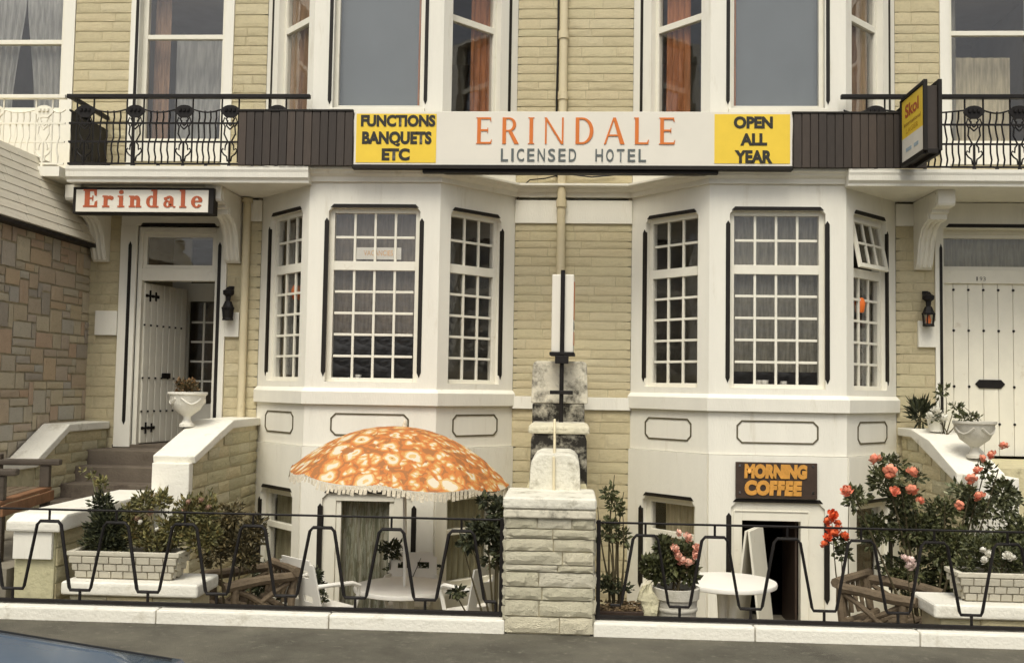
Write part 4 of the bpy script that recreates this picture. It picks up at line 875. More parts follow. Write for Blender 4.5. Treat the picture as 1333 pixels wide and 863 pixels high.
pg = thing('pole_sign', 'narrow white box sign on a black pole above the dividing wall', 'sign', (-.045, -2.30, 1.56), R(-2))
MB().box(-.115, .115, -.02, .34, .70, 1.52).build('sign_case', SIGNW, pg, .012)
m = MB()
for (a_, b_, z0, z1) in ((.03, .28, 1.05, 1.45), (.05, .3, .78, .92)): m.box(.1145, .119, a_, b_, z0, z1)
m.build('orange_print', SIGNO, pg)
MB().box(.1145, .1185, .06, .28, .95, 1.02).build('lettering', SIGNG, pg)
m = MB(); m.tube([(0, -.045, -.06), (0, -.045, 1.56)], .023, 10); m.build('pole', IRON, pg, 0, True)
MB().box(-.13, .13, -.09, .3, .665, .70).build('sign_bracket', IRON, pg, .006); MB().box(-.07, .07, -.10, -.01, .58, .66).build('pole_clamp', IRON, pg, .006); MB().box(-.12, .12, -.09, -.04, .26, .30).build('cross_bar', IRON, pg, .006)

# ================================================================== LANTERNS
def lantern(x, Z, label, lit, rz=0):
    t = thing('wall_lantern', label, 'lantern', (x, -.02, Z), rz, 'carriage lanterns beside the doors')
    m = MB(); m.box(-.03, .03, -.03, .02, .34, .44); m.tube([(0, -.02, .40), (0, -.10, .42), (0, -.12, .36)], .012, 6); m.build('wall_bracket', IRON, t)
    m = MB(); m.lathe([(.045, .235), (.075, .16), (.085, .155), (.085, .14), (.02, .14)], (0, -.12, 0), 8); m.lathe([(.03, .23), (.035, .30), (.07, .325), (.075, .37), (.04, .39), (.02, .42)], (0, -.12, 0), 8); m.build('lantern_cap', IRON, t)
    m = MB(); m.lathe([(.07, -.01), (.075, .0), (.065, .02)], (0, -.12, 0), 8)
    for q in range(6): a_ = q * math.pi / 3; m.tube([(.06 * math.cos(a_), -.12 + .06 * math.sin(a_), .01), (.074 * math.cos(a_), -.12 + .074 * math.sin(a_), .15)], .008, 4)
    m.build('lantern_cage', IRON, t)
    MB().lathe([(.0, .02), (.056, .02), (.068, .14), (.0, .14)], (0, -.12, 0), 6).build('lantern_glass', GLASS if lit else BLACK, t)
    MB().lathe([(.0, .02), (.028, .025), (.034, .07), (.018, .13), (0, .14)], (0, -.12, 0), 10).build('lantern_bulb', LAMPO, t, 0, True)
p = at(1208, 424, -.12); lantern(p.x, p.z, 'black carriage lantern with orange bulb beside the closed right door', True)
p = at(297, 415, -.12); lantern(p.x, p.z - .01, 'black carriage lantern beside the open left doorway', False)

# ================================================================== FRONT BOUNDARY
YF = -4.8
def low_wall(x0, x1, label):
    t = thing('low_front_wall', label, 'wall', group='low white walls under the railings'); n = max(1, round((x1 - x0) / 1.35)); L = (x1 - x0) / n
    for i in range(n):
        m = MB(); a, b = x0 + i * L + .003, x0 + (i + 1) * L - .003; m.box(a, b, YF - .13, YF + .14, -.045, .075); o = m.build('coping_block', COPE, t, .016)
    m = MB(); m.box(x0 + .01, x1 - .01, YF - .10, YF + .16, -.35, -.044); m.build('footing', CONC, t)
low_wall(-6.0, -.45, 'low whitewashed wall under the railing left of the stone pier'); low_wall(.235, 5.2, 'low whitewashed wall under the railing right of the stone pier')
def front_railing(x0, x1, tops, label, post_x, th=1.0):
    t = thing('front_railing', label, 'railing', group='zigzag railings along the pavement'); YR = YF - .02
    m = MB(); m.tube([(x0, YR, .832), (x1, YR, .832)], .0095, 6); m.build('top_rail', IRON, t, 0, True)
    m = MB(); m.box(x0, x1, YR - .018, YR + .018, .084, .114); m.build('bottom_rail', IRON, t, .004)
    for x in post_x: MB().box(x - .016, x + .016, YR - .016, YR + .016, .08, .85).build('post', IRON, t, .004)
    zt, zb = .738, .192
    for k, x in enumerate(tops):
        dx = (tops[k + 1] - x) if k + 1 < len(tops) else (x - tops[k - 1]); a, b = dx * .165, dx * .335; r_ = .0125 * th
        pts = [(x - dx / 2, zb), (x - b - .012, zb), (x - b, zb + .025), (x - a - .008, zt - .03), (x - a + .018, zt), (x + a - .018, zt), (x + a + .008, zt - .03), (x + b, zb + .025), (x + b + .012, zb), (x + dx / 2, zb)]
        m = MB(); m.tube([(u, YR, z) for u, z in pts], r_, 6); m.tube([(x, YR, zt), (x, YR, .832)], .010, 5); m.tube([(x + dx / 2, YR, zb), (x + dx / 2, YR, .10)], .012, 5); m.build('zigzag_bar', IRON, t, 0, True)
TL = [at(p, 700, YF).x for p in (65, 152, 241, 330, 420, 510, 601)]
TL = [TL[0] - .56 * 2, TL[0] - .56] + TL
front_railing(-6.0, -.48, TL, 'black zigzag railing in front of the parasol table', [at(653.5, 720, YF).x], 1.12)
TR = [at(p, 700, YF).x for p in (840, 930, 1024, 1120, 1215, 1310)]; TR += [TR[-1] + .58, TR[-1] + 1.16]
front_railing(.235, 5.2, TR, 'black zigzag railing in front of the rose bush', [at(779, 720, YF).x])

# stone pier
pr = thing('stone_pier', 'squat whitewashed stone pier with a slab cap on the pavement', 'pier')
PX0, PX1, PY0, PY1 = -.455, .232, -4.92, -4.20
MB().box(PX0 + .02, PX1 - .02, PY0 + .02, PY1, -.35, .88).build('pier_core', CREAMJ, pr)
lay(pr, PALES, frame(0, PY0 + .02, 1, 0), 0, PX0, PX1, -.02, .88, .10, .25, .69, .032, .004, hj=.45)
lay(pr, PALES, frame(PX1 - .02, PY0 + .02, 0, 1), R(90), -.02, .70, -.02, .88, .088, .25, .6, .04, .006)
lay(pr, PALES, frame(PX0 + .02, PY1, 0, -1), R(-90), 0, .72, -.02, .88, .088, .25, .6, .04, .006)
MB().box(PX0 - .02, PX1 + .015, PY0 - .03, PY1 + .02, .87, .935).build('cap_underside', SOOT, pr, .012)
MB().box(PX0 - .025, PX1 + .02, PY0 - .04, PY1 + .02, .936, 1.03).build('cap_slab', CAPW, pr, .03, seg=3)
# dividing wall stepping up to the house
dv = thing('dividing_wall', 'soot-stained stepped dividing wall behind the stone pier', 'wall')
def vault(x0, x1, y0, y1, z0, z1, name, m_, r=.09, bev=.012):
    xc = [(x0, z0), (x1, z0), (x1 - .015, z1 - r)] + [(x1 - .015 - r + r * math.cos(R(q)), z1 - r + r * math.sin(R(q))) for q in (25, 50, 75)] + [(x1 - r - .015, z1), (x0 + r + .015, z1)] + [(x0 + .015 + r - r * math.cos(R(q)), z1 - r + r * math.sin(R(q))) for q in (75, 50, 25)] + [(x0 + .015, z1 - r)]
    return MB().prism(lambda u, z, n: (u, n, z), xc, y0, y1).build(name, m_, dv, bev)
vault(-.305, .14, -4.32, -3.45, .9, 1.325, 'white_block', CAPW, .10)
vault(-.335, .215, -3.44, -2.52, .6, 1.455, 'stained_block', SOOT2, .06)
MB().box(-.345, .225, -3.46, -2.5, 1.457, 1.53).build('coping_slab', PALES, dv, .02)
MB().box(-.355, .20, -2.155, -1.2, 1.0, 1.72).build('stained_block', SOOT2, dv, .02)
vault(-.37, .235, -2.16, -1.18, 1.722, 2.17, 'stained_block', SOOT, .05)
MB().box(-.34, .20, -4.3, -.03, -.95, 1.0).build('wall_core', OLIVE, dv, .01)
MB().box(-.35, .215, -1.17, -.03, 1.0, 2.10).build('stained_block', SOOT, dv, .02)
MB().box(-.34, .21, -2.5, -2.16, 1.0, 1.53).build('stained_block', SOOT, dv, .02)
MB().tube([tuple(at(722, 546, -3.5)), tuple(at(722, 580, -3.7)), tuple(at(721, 596, -4.34)), tuple(at(721, 641, -4.36))], .012, 8).build('conduit', PIPE, dv, 0, True)

# ================================================================== ENTRANCE STEPS AND WALLS
sp = MB()
for (y0, y1, z) in ((-.55, .0, 1.02), (-.85, -.55, .84), (-1.20, -.85, .66), (-1.55, -1.2, .50), (-1.9, -1.55, .33)):
    sp.box(-6.2, -4.32, y0, y1 if y1 < 0 else -.03, -.3, z)
struct(sp.build('entrance_steps', STEP, None, .012))
struct(MB().box(-6.2, -4.70, -4.5, -1.9, -.3, .28).build('entrance_path', CONC))
struct(MB().box(4.6, 7.2, -1.7, -.03, -.3, 1.10).build('right_entrance_landing', OLIVE))
struct(MB().box(4.66, 7.2, -4.66, -1.7, -.3, .02).build('right_entrance_path', CONC))
def poly_wall(parent, name, x0, x1, prof, m_, bev=.014):
    """wall running back from the street: profile (y, z) extruded across x"""
    return MB().prism(lambda u, z, n: (n, u, z), prof, x0, x1).build(name, m_, parent, bev)
gw = thing('garden_stair_wall', 'cream stone wall with white coping between the entrance steps and the forecourt', 'wall')
core = poly_wall(gw, 'wall_core', -4.30, -3.98, [(-2.28, -.9), (-.03, -.9), (-.03, 1.34), (-1.15, 1.34), (-2.28, 1.02)], CREAMJ, 0)
FS2 = frame(-3.985, -2.28, 0, 1)
zz = -.9
while zz < 1.28:                              # courses on the face towards the forecourt, stepped under the raking coping
    h = rnd(.11, .15); top = zz + h
    ustart = 0 if top < 1.0 else max(0, (top - 1.02) / .32 * 1.13 + .02)
    lay(core, OLIVE, FS2, R(90), ustart, 2.25, zz, min(top, 1.335), 1, .3, .7, .028, .006); zz = top
poly_wall(gw, 'flat_coping', -4.37, -3.93, [(-1.13, 1.345), (-.03, 1.345), (-.03, 1.445), (-1.12, 1.445)], COPE)
poly_wall(gw, 'raking_coping', -4.38, -3.92, [(-2.32, 1.02), (-1.135, 1.345), (-1.125, 1.445), (-1.55, 1.33), (-2.34, 1.10)], COPE)
MB().box(-4.36, -3.955, -2.40, -2.285, .3, 1.03).build('white_end_block', COPE, gw, .014)
lw = poly_wall(gw, 'low_wall', -4.66, -4.31, [(-4.46, -.3), (-2.41, -.3), (-2.41, .60), (-4.46, .60)], OLIVE)
lay(lw, OLIVE, frame(-4.315, -4.46, 0, 1), R(90), .02, 2.0, -.3, .60, .15, .35, .8, .02, .006)
MB().box(-4.655, -4.32, -4.5, -4.465, .37, .598).build('white_front_face', WHITE, gw, .004)
poly_wall(gw, 'low_coping', -4.71, -4.24, [(-4.53, .602), (-2.405, .602), (-2.405, .74), (-4.40, .74), (-4.53, .69)], COPE, .02)
# wall against the neighbour
nw = thing('entrance_side_wall', 'cream stone wall with white coping left of the entrance steps', 'wall')
nc = poly_wall(nw, 'wall_core', -6.24, -5.98, [(-1.75, -.2), (-.03, -.2), (-.03, 1.26), (-1.1, 1.26), (-1.75, .92)], CREAMJ, 0)
zz = .0
while zz < 1.2:
    h = rnd(.11, .14); top = zz + h; ust = 0 if top < .92 else (top - .92) / .34 * .65 + .02
    lay(nc, OLIVE, frame(-5.985, -1.75, 0, 1), R(90), ust, 1.72, zz, min(top, 1.255), 1, .25, .55, .025, .006); zz = top
poly_wall(nw, 'flat_coping', -6.255, -5.93, [(-1.10, 1.265), (-.03, 1.265), (-.03, 1.36), (-1.10, 1.36)], COPE)
poly_wall(nw, 'raking_coping', -6.255, -5.92, [(-1.80, .90), (-1.105, 1.265), (-1.105, 1.36), (-1.80, 1.0)], COPE)
poly_wall(nw, 'low_coping', -6.255, -5.92, [(-2.6, .90), (-1.805, .90), (-1.805, 1.0), (-2.6, 1.0)], COPE)
MB().box(-6.24, -5.98, -2.55, -1.76, -.2, .898).build('low_wall', OLIVE, nw, .01)
# right stair wall
rw = thing('right_stair_wall', 'stone wall with steep white coping below the right entrance urn', 'wall')
rcw = poly_wall(rw, 'wall_core', 4.20, 4.56, [(-2.0, -.9), (-.03, -.9), (-.03, 1.36), (-.55, 1.36), (-2.0, .92)], CREAMJ, 0)
zz = -.9
while zz < 1.3:
    h = rnd(.12, .16); top = zz + h; ust = 0 if top < .92 else (top - .92) / .44 * 1.45 + .03
    FL_ = lambda u, z, n=0: (4.205 - n, -2.0 + u, z)
    lay(rcw, OLIVE, FL_, R(-90), ust, 1.95, zz, min(top, 1.35), 1, .25, .6, .025, .006); zz = top
poly_wall(rw, 'flat_coping', 4.14, 4.62, [(-.55, 1.365), (-.03, 1.365), (-.03, 1.465), (-.55, 1.465)], COPE)
poly_wall(rw, 'raking_coping', 4.13, 4.63, [(-1.95, .94), (-.555, 1.365), (-.555, 1.465), (-1.15, 1.36), (-1.95, 1.06)], COPE)
MB().box(4.19, 4.60, -2.35, -1.955, -.6, 1.05).build('white_end_block', COPE, rw, .015)

# ================================================================== URNS
def urn(p, label, mat_, group='garden urns on the stair walls'):
    t = thing('garden_urn', label, 'urn', p, group=group)
    MB().lathe([(.0, 0), (.085, 0), (.085, .03), (.06, .05), (.04, .085), (.045, .12), (.07, .14), (.15, .20), (.19, .28), (.205, .36), (.225, .375), (.225, .40), (.19, .40), (.17, .36), (.0, .34)], (0, 0, 0), 28).build('bowl', mat_, t, 0, True)
    m = MB()
    for k in range(4):
        a = k * math.pi / 2 + .6; m.tube([((.178 + .02 * abs(math.cos(q * math.pi / 4))) * math.cos(a + (q - 2) * .3), (.178 + .02 * abs(math.cos(q * math.pi / 4))) * math.sin(a + (q - 2) * .3), .33 - .07 * math.sin(q * math.pi / 4)) for q in range(5)], .014, 6)
    m.build('swag', mat_, t, 0, True)
    MB().lathe([(0, .345), (.17, .35), (.0, .375)], (0, 0, 0), 16).build('soil', SOIL, t)
    return t
pu = at(241, 577, -1.45); u1 = urn((pu.x, -1.42, 1.37), 'pale stone urn on the coping beside the open plank door', COPE)
u2 = urn((4.45, -1.62, 1.20), 'grey stone urn with swags beside the closed right door', URN)

# ================================================================== VEGETATION
def leaf_mesh(mb, p, d, s, r, aspect=.55):
    """one folded leaf of two faces"""
    d = d.normalized(); sd_ = d.cross(Vector((r.uniform(-1, 1), r.uniform(-1, 1), r.uniform(-1, 1)))).normalized(); up = sd_.cross(d); w_ = s * aspect
    k = len(mb.v); a, b = p, p + d * s; c = p + d * s * .45 + up * s * .10
    mb.v += [tuple(a), tuple(c + sd_ * w_ * .5 - up * s * .16), tuple(b - up * s * .08), tuple(c - sd_ * w_ * .5 - up * s * .16), tuple(c)]
    mb.f += [(k, k + 1, k + 4), (k + 1, k + 2, k + 4), (k + 2, k + 3, k + 4), (k + 3, k, k + 4)]
def foliage(parent, blobs, n, size, m_, seed=1, aspect=.55, up=.3, name='foliage'):
    """leaves spread through uneven clumps: blobs = [(centre, radii)]"""
    r = random.Random(seed); mb = MB(); wts = [b[1][0] * b[1][1] * b[1][2] for b in blobs]
    for _ in range(n):
        c, rad = r.choices(blobs, wts)[0]
        v = Vector((r.gauss(0, 1), r.gauss(0, 1), r.gauss(0, 1))).normalized(); q = r.random() ** .45
        q *= .75 + .5 * noise.noise(v * 2.3 + Vector((seed, 0, 0)))
        p = Vector(c) + Vector((v.x * rad[0], v.y * rad[1], v.z * rad[2])) * q
        dd = v + Vector((r.uniform(-.8, .8), r.uniform(-.8, .8), r.uniform(-.6, .6) + up)); leaf_mesh(mb, p, dd, size * r.uniform(.45, 1.5), r, aspect)
    o = mb.build(name, m_, parent); o['kind'] = 'stuff'; return o
def stems(parent, base, tips, r0=.012, m_=STEM, seed=1, bend=.1, name='stem'):
    r = random.Random(seed); m = MB()
    for t in tips:
        b = Vector(base) + Vector((r.uniform(-.05, .05), r.uniform(-.05, .05), 0)); t = Vector(t); mid = (b + t) / 2 + Vector((r.uniform(-bend, bend), r.uniform(-bend, bend), r.uniform(0, bend))); pts = []
        for k in range(7): q = k / 6; pts.append(b * (1 - q) ** 2 + mid * 2 * q * (1 - q) + t * q * q)
        m.tube(pts, [r0 * (1 - .75 * k / 6) for k in range(7)], 5)
    return m.build(name, m_, parent, 0, True)
def bloom_mesh(seed, m_, petals=16, s=1.0):
    r = random.Random(seed); mb = MB()
    for k in range(petals):
        q = k / petals; th = k * 2.4; ph = 1.45 - 1.5 * q; d = Vector((math.cos(th) * math.cos(ph), math.sin(th) * math.cos(ph), math.sin(ph)))
        sd_ = Vector((-math.sin(th), math.cos(th), 0)); n_ = d.cross(sd_); w_ = .55 + .35 * q; i = len(mb.v); c = d * .12
        mb.v += [tuple(c), tuple(c + d * .45 + sd_ * w_ * .5 - n_ * .12), tuple(c + d * .88 + sd_ * w_ * .28 + n_ * .10), tuple(c + d * .88 - sd_ * w_ * .28 + n_ * .10), tuple(c + d * .45 - sd_ * w_ * .5 - n_ * .12), tuple(c + d * .5 + n_ * -.2)]
        mb.f += [(i, i + 1, i + 5), (i + 1, i + 2, i + 5), (i + 2, i + 3, i + 5), (i + 3, i + 4, i + 5), (i + 4, i, i + 5)]
    return mb.mesh('bloom', m_)
BL = {m_.name: [bloom_mesh(k, m_) for k in range(3)] for m_ in (ROSE, PINK, PALEP, WPET, GERA, DRYF)}
def blooms(parent, pts, size, m_, seed=1, name='bloom'):
    r = random.Random(seed)
    for p in pts: link(name, r.choice(BL[m_.name]), parent, p, (r.uniform(.3, 1.3), r.uniform(-.5, .5), r.uniform(0, 6)), [size * r.uniform(.8, 1.2)] * 3)
def plant(label, cat='plant', name='shrub', group=None): return thing(name, label, cat, (0, 0, 0), 0, group)
def tip(x, y, Y): return at(x, y, Y)

# troughs on white slabs just behind the railing
def trough(xc, Y, L, label_t, label_s, slab0, slab1, ztop):
    s = thing('slab_bench', label_s, 'plinth', group='white topped plinths behind the railings')
    MB().box(slab0, slab1, Y - .26, Y + .26, ztop - .115, ztop).build('slab', COPE, s, .03, seg=3)
    b_ = MB().box(slab0 + .06, slab1 - .06, Y - .2, Y + .2, -.45, ztop - .116).build('plinth', CREAMJ, s)
    lay(b_, OLIVE, frame(0, Y - .2, 1, 0), 0, slab0 + .06, slab1 - .06, -.45, ztop - .12, .14, .3, .55, .02, .006)
    t = thing('stone_trough', label_t, 'planter', (xc, Y, ztop + .002), 0, 'brick-pattern troughs of plants'); h = .22
    m = MB(); B = [(-L / 2 + .07, -.11), (L / 2 - .07, -.11), (L / 2 - .07, .11), (-L / 2 + .07, .11)]; T = [(-L / 2, -.15), (L / 2, -.15), (L / 2, .15), (-L / 2, .15)]; I = [(-L / 2 + .05, -.10), (L / 2 - .05, -.10), (L / 2 - .05, .10), (-L / 2 + .05, .10)]
    m.add([(x, y, 0) for x, y in B] + [(x, y, h) for x, y in T] + [(x, y, h) for x, y in I] + [(x, y, h - .03) for x, y in I], [(0, 3, 2, 1)] + [(i, (i + 1) % 4, 4 + (i + 1) % 4, 4 + i) for i in range(4)] + [(4 + i, 4 + (i + 1) % 4, 8 + (i + 1) % 4, 8 + i) for i in range(4)] + [(8 + i, 8 + (i + 1) % 4, 12 + (i + 1) % 4, 12 + i) for i in range(4)])
    m.build('body', TROUGHJ, t); MB().box(-L / 2 + .05, L / 2 - .05, -.1, .1, h - .06, h - .025).build('soil', SOIL, t)
    m = MB()
    for y in (-.155, .115): m.box(-L / 2 - .006, L / 2 + .006, y, y + .04, h - .025, h + .012)
    for x in (-L / 2 - .006, L / 2 - .044): m.box(x, x + .05, -.114, .114, h - .025, h + .011)
    m.build('rim', TROUGH, t, .006)
    bm_ = MB().box(-.5, .5, -1, 0, -.5, .5).mesh('brick', TROUGH, .04)
    rows = 3; slope = math.atan2(.04, h)
    for j in range(rows):                                   # moulded bricks on the front and the ends
        f = (j + .5) / rows; z = .008 + f * (h - .035); hw = (L / 2 - .07) + .07 * f; n = 8; wd = 2 * hw / n; off = (j % 2) * .5
        for i in range(n + (j % 2)):
            a = max(-hw, -hw + (i - off) * wd); b = min(hw, -hw + (i + 1 - off) * wd)
            if b - a > .03: link('brick', bm_, t, ((a + b) / 2, -.11 - .04 * f + .004, z), (slope, 0, 0), (b - a - .010, .016, (h - .035) / rows - .010))
        for sgn in (-1, 1):
            for (a, b) in (((-.1, .0), (.0, .1)) if j % 2 else ((-.1, -.05), (-.05, .05), (.05, .1))):
                link('brick', bm_, t, (sgn * (hw - .004), (a + b) / 2 * (1 + .3 * f), z), (0, sgn * math.atan2(.07, h), R(90) * sgn), ((b - a) * (1 + .3 * f) - .008, .014, (h - .035) / rows - .010))
    return t
trough(at(169, 735, -4.30).x, -4.30, .96, 'brick-pattern cast stone trough of seedlings by the left railing', 'white slab on stone plinth under the left trough', -4.20, -3.03, .205)
trough(3.62, -4.30, .86, 'brick-pattern cast stone trough by the rose bush', 'white slab on stone plinth under the right trough', 2.955, 4.15, .215)

# dark conical shrub and mixed plants of the left trough
t = plant('dense dark shrub with pale tips at the left of the left trough', 'shrub', 'dark_shrub')
c = at(140, 690, -4.28); foliage(t, [((c.x, -4.28, .62), (.2, .15, .2)), ((c.x - .02, -4.28, .50), (.24, .15, .13)), ((c.x - .07, -4.28, .82), (.10, .08, .12))], 3600, .05, LEAFD, 3, .35, .6)
stems(t, (c.x, -4.28, .39), [tuple(at(118, 612, -4.28)), tuple(at(131, 618, -4.26)), tuple(at(140, 640, -4.28))], .012, mat('pale_green_stem', (.2, .2, .1), .7), 2, .03)
foliage(t, [(tuple(at(120, 618, -4.28)), (.05, .05, .05)), (tuple(at(132, 632, -4.27)), (.06, .05, .07)), (tuple(at(107, 613, -4.28)), (.03, .03, .03))], 110, .04, LEAFL, 5, .5, .5)
t = plant('light green seedlings and wallflowers along the left trough', 'plants', 'trough_plants')
bl = [(tuple(at(x, y, -4.28)), (a, .1, b)) for x, y, a, b in ((178, 690, .14, .16), (200, 705, .16, .12), (225, 690, .15, .2), (245, 668, .13, .18), (268, 664, .14, .17), (188, 655, .10, .12), (212, 652, .09, .10), (272, 695, .13, .18), (150, 718, .08, .04), (255, 700, .12, .16), (170, 665, .08, .1))]
foliage(t, bl, 3800, .048, LEAFL, 8, .45, .5); stems(t, (at(215, 725, -4.28).x, -4.28, .38), [tuple(at(x, y, -4.28)) for x, y in ((170, 655), (190, 645), (208, 650), (232, 645), (250, 640), (262, 650))], .007, STEM, 3, .05)
blooms(t, [tuple(at(x, y, -4.32)) for x, y in ((178, 676), (196, 668), (247, 654), (256, 660), (262, 652), (240, 664), (272, 662))], .035, DRYF, 2)
blooms(t, [tuple(at(x, y, -4.34)) for x, y in ((184, 680), (205, 690), (222, 672))], .03, WPET, 3)
t = plant('brownish leafy shrub between the trough and the rustic chair', 'shrub', 'brown_shrub')
bl = [(tuple(at(x, y, -3.7)), (a, .14, b)) for x, y, a, b in ((290, 690, .17, .22), (312, 705, .18, .18), (332, 690, .13, .18), (302, 668, .11, .12), (278, 715, .15, .18), (320, 725, .16, .14))]
foliage(t, bl, 2300, .05, mat('brown_green_leaf', (.105, .085, .042), .6, .2, 3, rnd=[(.4, .45, .4), (1, 1, 1), (1.5, 1.4, 1.1)], island=True), 11, .5, .4); stems(t, (at(305, 770, -3.7).x, -3.7, -.5), [tuple(at(x, y, -3.7)) for x, y in ((285, 680), (300, 668), (325, 680), (335, 700))], .014, STEM, 4, .06)

# right trough plants and rose bush
t = plant('leafy white-flowered bedding plants in the right trough', 'plants', 'trough_plants')
bl = [(tuple(at(x, y, -4.28)), (a, .1, b)) for x, y, a, b in ((1255, 735, .1, .12), (1285, 725, .12, .16), (1310, 730, .12, .16), (1335, 725, .12, .16), (1270, 712, .1, .12))]
foliage(t, bl, 1000, .045, LEAF, 21, .5, .4); stems(t, (3.55, -4.28, .39), [tuple(at(x, y, -4.28)) for x, y in ((1255, 725), (1280, 715), (1300, 710), (1320, 715))], .008, STEM, 5, .04)
blooms(t, [tuple(at(x, y, -4.40)) for x, y in ((1280, 717), (1289, 722), (1284, 730), (1312, 724), (1318, 728))], .04, WPET, 4)
t = plant('large rose bush with coral blooms rising behind the right railing', 'shrub', 'rose_bush')
YR_ = -3.55
bl = [(tuple(at(x, y, YR_ + dy)), (a, .22, b)) for x, y, a, b, dy in ((1150, 625, .16, .14, 0), (1175, 650, .2, .16, .1), (1195, 690, .36, .22, .1), (1140, 690, .18, .2, .15), (1240, 710, .38, .24, 0), (1270, 665, .16, .16, .1), (1305, 720, .3, .28, 0), (1160, 602, .14, .08, .1), (1255, 750, .42, .22, .1), (1115, 645, .12, .10, 0), (1225, 665, .16, .14, .1), (1305, 640, .12, .16, .1), (1285, 612, .06, .1, 0), (1180, 745, .3, .18, .2), (1340, 700, .3, .3, 0), (1225, 775, .4, .18, .2), (1190, 620, .1, .07, 0), (1255, 640, .1, .08, 0))]
foliage(t, bl, 10500, .05, LEAF, 31, .6, .2)
stems(t, (at(1200, 790, YR_).x, YR_, -.5), [tuple(at(x, y, YR_)) for x, y in ((1110, 640), (1150, 610), (1165, 590), (1190, 640), (1230, 650), (1275, 595), (1300, 610), (1285, 600), (1250, 690))], .016, STEM, 6, .12)
blooms(t, [tuple(at(x, y, YR_ - .28)) for x, y in ((1141, 600), (1158, 614), (1186, 617), (1164, 640), (1187, 640), (1197, 653), (1103, 641))], .060, ROSE, 5)
blooms(t, [tuple(at(x, y, YR_ - .2)) for x, y in ((1277, 597), (1293, 593), (1274, 614), (1265, 625), (1277, 648), (1248, 658), (1307, 582))], .055, ROSE, 6)
t = plant('white-edged pale leaved shrub under the right urn', 'shrub', 'variegated_shrub')
bl = [(tuple(at(x, y, -2.75)), (a, .12, b)) for x, y, a, b in ((1270, 655, .22, .14), (1300, 665, .2, .14), (1250, 640, .12, .1), (1315, 650, .1, .2))]
foliage(t, bl, 500, .06, LEAFV, 41, .6, .2); stems(t, (at(1285, 760, -2.75).x, -2.75, -.7), [tuple(at(x, y, -2.75)) for x, y in ((1260, 650), (1285, 645), (1305, 655))], .012, STEM, 7, .05)
t = plant('bright red geranium spilling at the right edge of the basement doorway', 'flower', 'geranium')
blooms(t, [tuple(at(x, y, -3.0)) for x, y in ((1083, 670), (1090, 682), (1080, 690), (1086, 697), (1098, 698), (1077, 700), (1074, 710), (1092, 690), (1079, 680))], .055, GERA, 7)
foliage(t, [(tuple(at(1092, 705, -2.95)), (.09, .07, .08)), (tuple(at(1098, 720, -2.95)), (.08, .06, .08)), (tuple(at(1110, 650, -2.95)), (.1, .07, .12))], 220, .05, LEAF, 44, .7, .2); stems(t, (at(1110, 780, -2.95).x, -2.95, -.7), [tuple(at(x, y, -2.95)) for x, y in ((1083, 680), (1095, 690), (1105, 655))], .012, STEM, 8, .05)
t = plant('single pale pink bloom cluster low in the rose bush', 'flower', 'pink_flower')
blooms(t, [tuple(at(x, y, -4.0)) for x, y in ((1176, 727), (1184, 731), (1187, 738))], .05, PALEP, 8); stems(t, (at(1200, 790, -3.95).x, -3.95, -.4), [tuple(at(1180, 732, -3.98))], .01, STEM, 9, .03); foliage(t, [(tuple(at(1190, 745, -3.9)), (.1, .05, .08))], 60, .05, LEAF, 46)
# climber beside the pier
t = plant('tall dark climbing shrub against the left of the stone pier', 'shrub', 'climbing_shrub')
bl = [(tuple(at(x, y, -4.05)), (a, .14, b)) for x, y, a, b in ((648, 665, .08, .14), (640, 690, .12, .14), (625, 690, .14, .1), (610, 705, .1, .07), (652, 715, .05, .16), (630, 650, .06, .06), (595, 770, .08, .04))]
foliage(t, bl, 1200, .055, LEAFD, 51, .6, .1); stems(t, (at(645, 800, -4.05).x, -4.05, -.42), [tuple(at(x, y, -4.05)) for x, y in ((648, 650), (635, 650), (610, 700), (600, 700), (650, 690), (590, 765))], .014, STEM, 10, .08)
foliage(t, [(tuple(at(640, 725, -3.95)), (.09, .05, .12))], 120, .05, LEAFV, 53, .6)
# shrub in the dark planter box right of the pier
pb = thing('planter_box', 'low dark wooden planter box right of the stone pier', 'planter')
a, b = at(776, 795, -4.2), at(836, 795, -4.2)
for i in range(4): MB().box(a.x, b.x, -4.38, -4.355, -.42 + i * .118, -.42 + i * .118 + .112).build('plank', BOARD, pb, .006)
MB().box(a.x + .005, a.x + .03, -4.354, -4.0, -.42, .05).build('end_board', BOARD, pb, .004); MB().box(b.x - .03, b.x - .005, -4.354, -4.0, -.42, .05).build('end_board', BOARD, pb, .004)
mu = MB().box(a.x + .031, b.x - .031, -4.354, -4.0, -.42, .02).build('soil', SOIL, pb); rq = random.Random(4); m = MB()
for _ in range(170):
    q = Vector((rq.uniform(a.x + .05, b.x - .05), rq.uniform(-4.34, -4.02), .03 + rq.uniform(0, .035))); leaf_mesh(m, q, Vector((rq.uniform(-1, 1), rq.uniform(-1, 1), rq.uniform(-.1, .3))), .06, rq, .35)
m.build('mulch', BARK, pb)['kind'] = 'stuff'
t = plant('spindly shrub with clumped leaves growing in the dark planter box', 'shrub', 'spindly_shrub')
stems(t, (at(800, 778, -4.15).x, -4.15, .04), [tuple(at(x, y, -4.15)) for x, y in ((792, 640), (800, 650), (778, 660), (810, 660), (790, 690), (812, 640), (800, 618))], .012, STEM, 12, .07)
bl = [(tuple(at(x, y, -4.15)), (a, .08, b)) for x, y, a, b in ((793, 640, .07, .07), (800, 655, .08, .06), (785, 700, .1, .04), (797, 690, .08, .12), (805, 665, .06, .05), (790, 680, .06, .05), (812, 700, .05, .1), (790, 755, .16, .05))]
foliage(t, bl, 520, .048, LEAF, 61, .55, .2); foliage(t, [(tuple(at(800, 765, -4.2)), (.2, .1, .05))], 220, .04, LEAFD, 63)
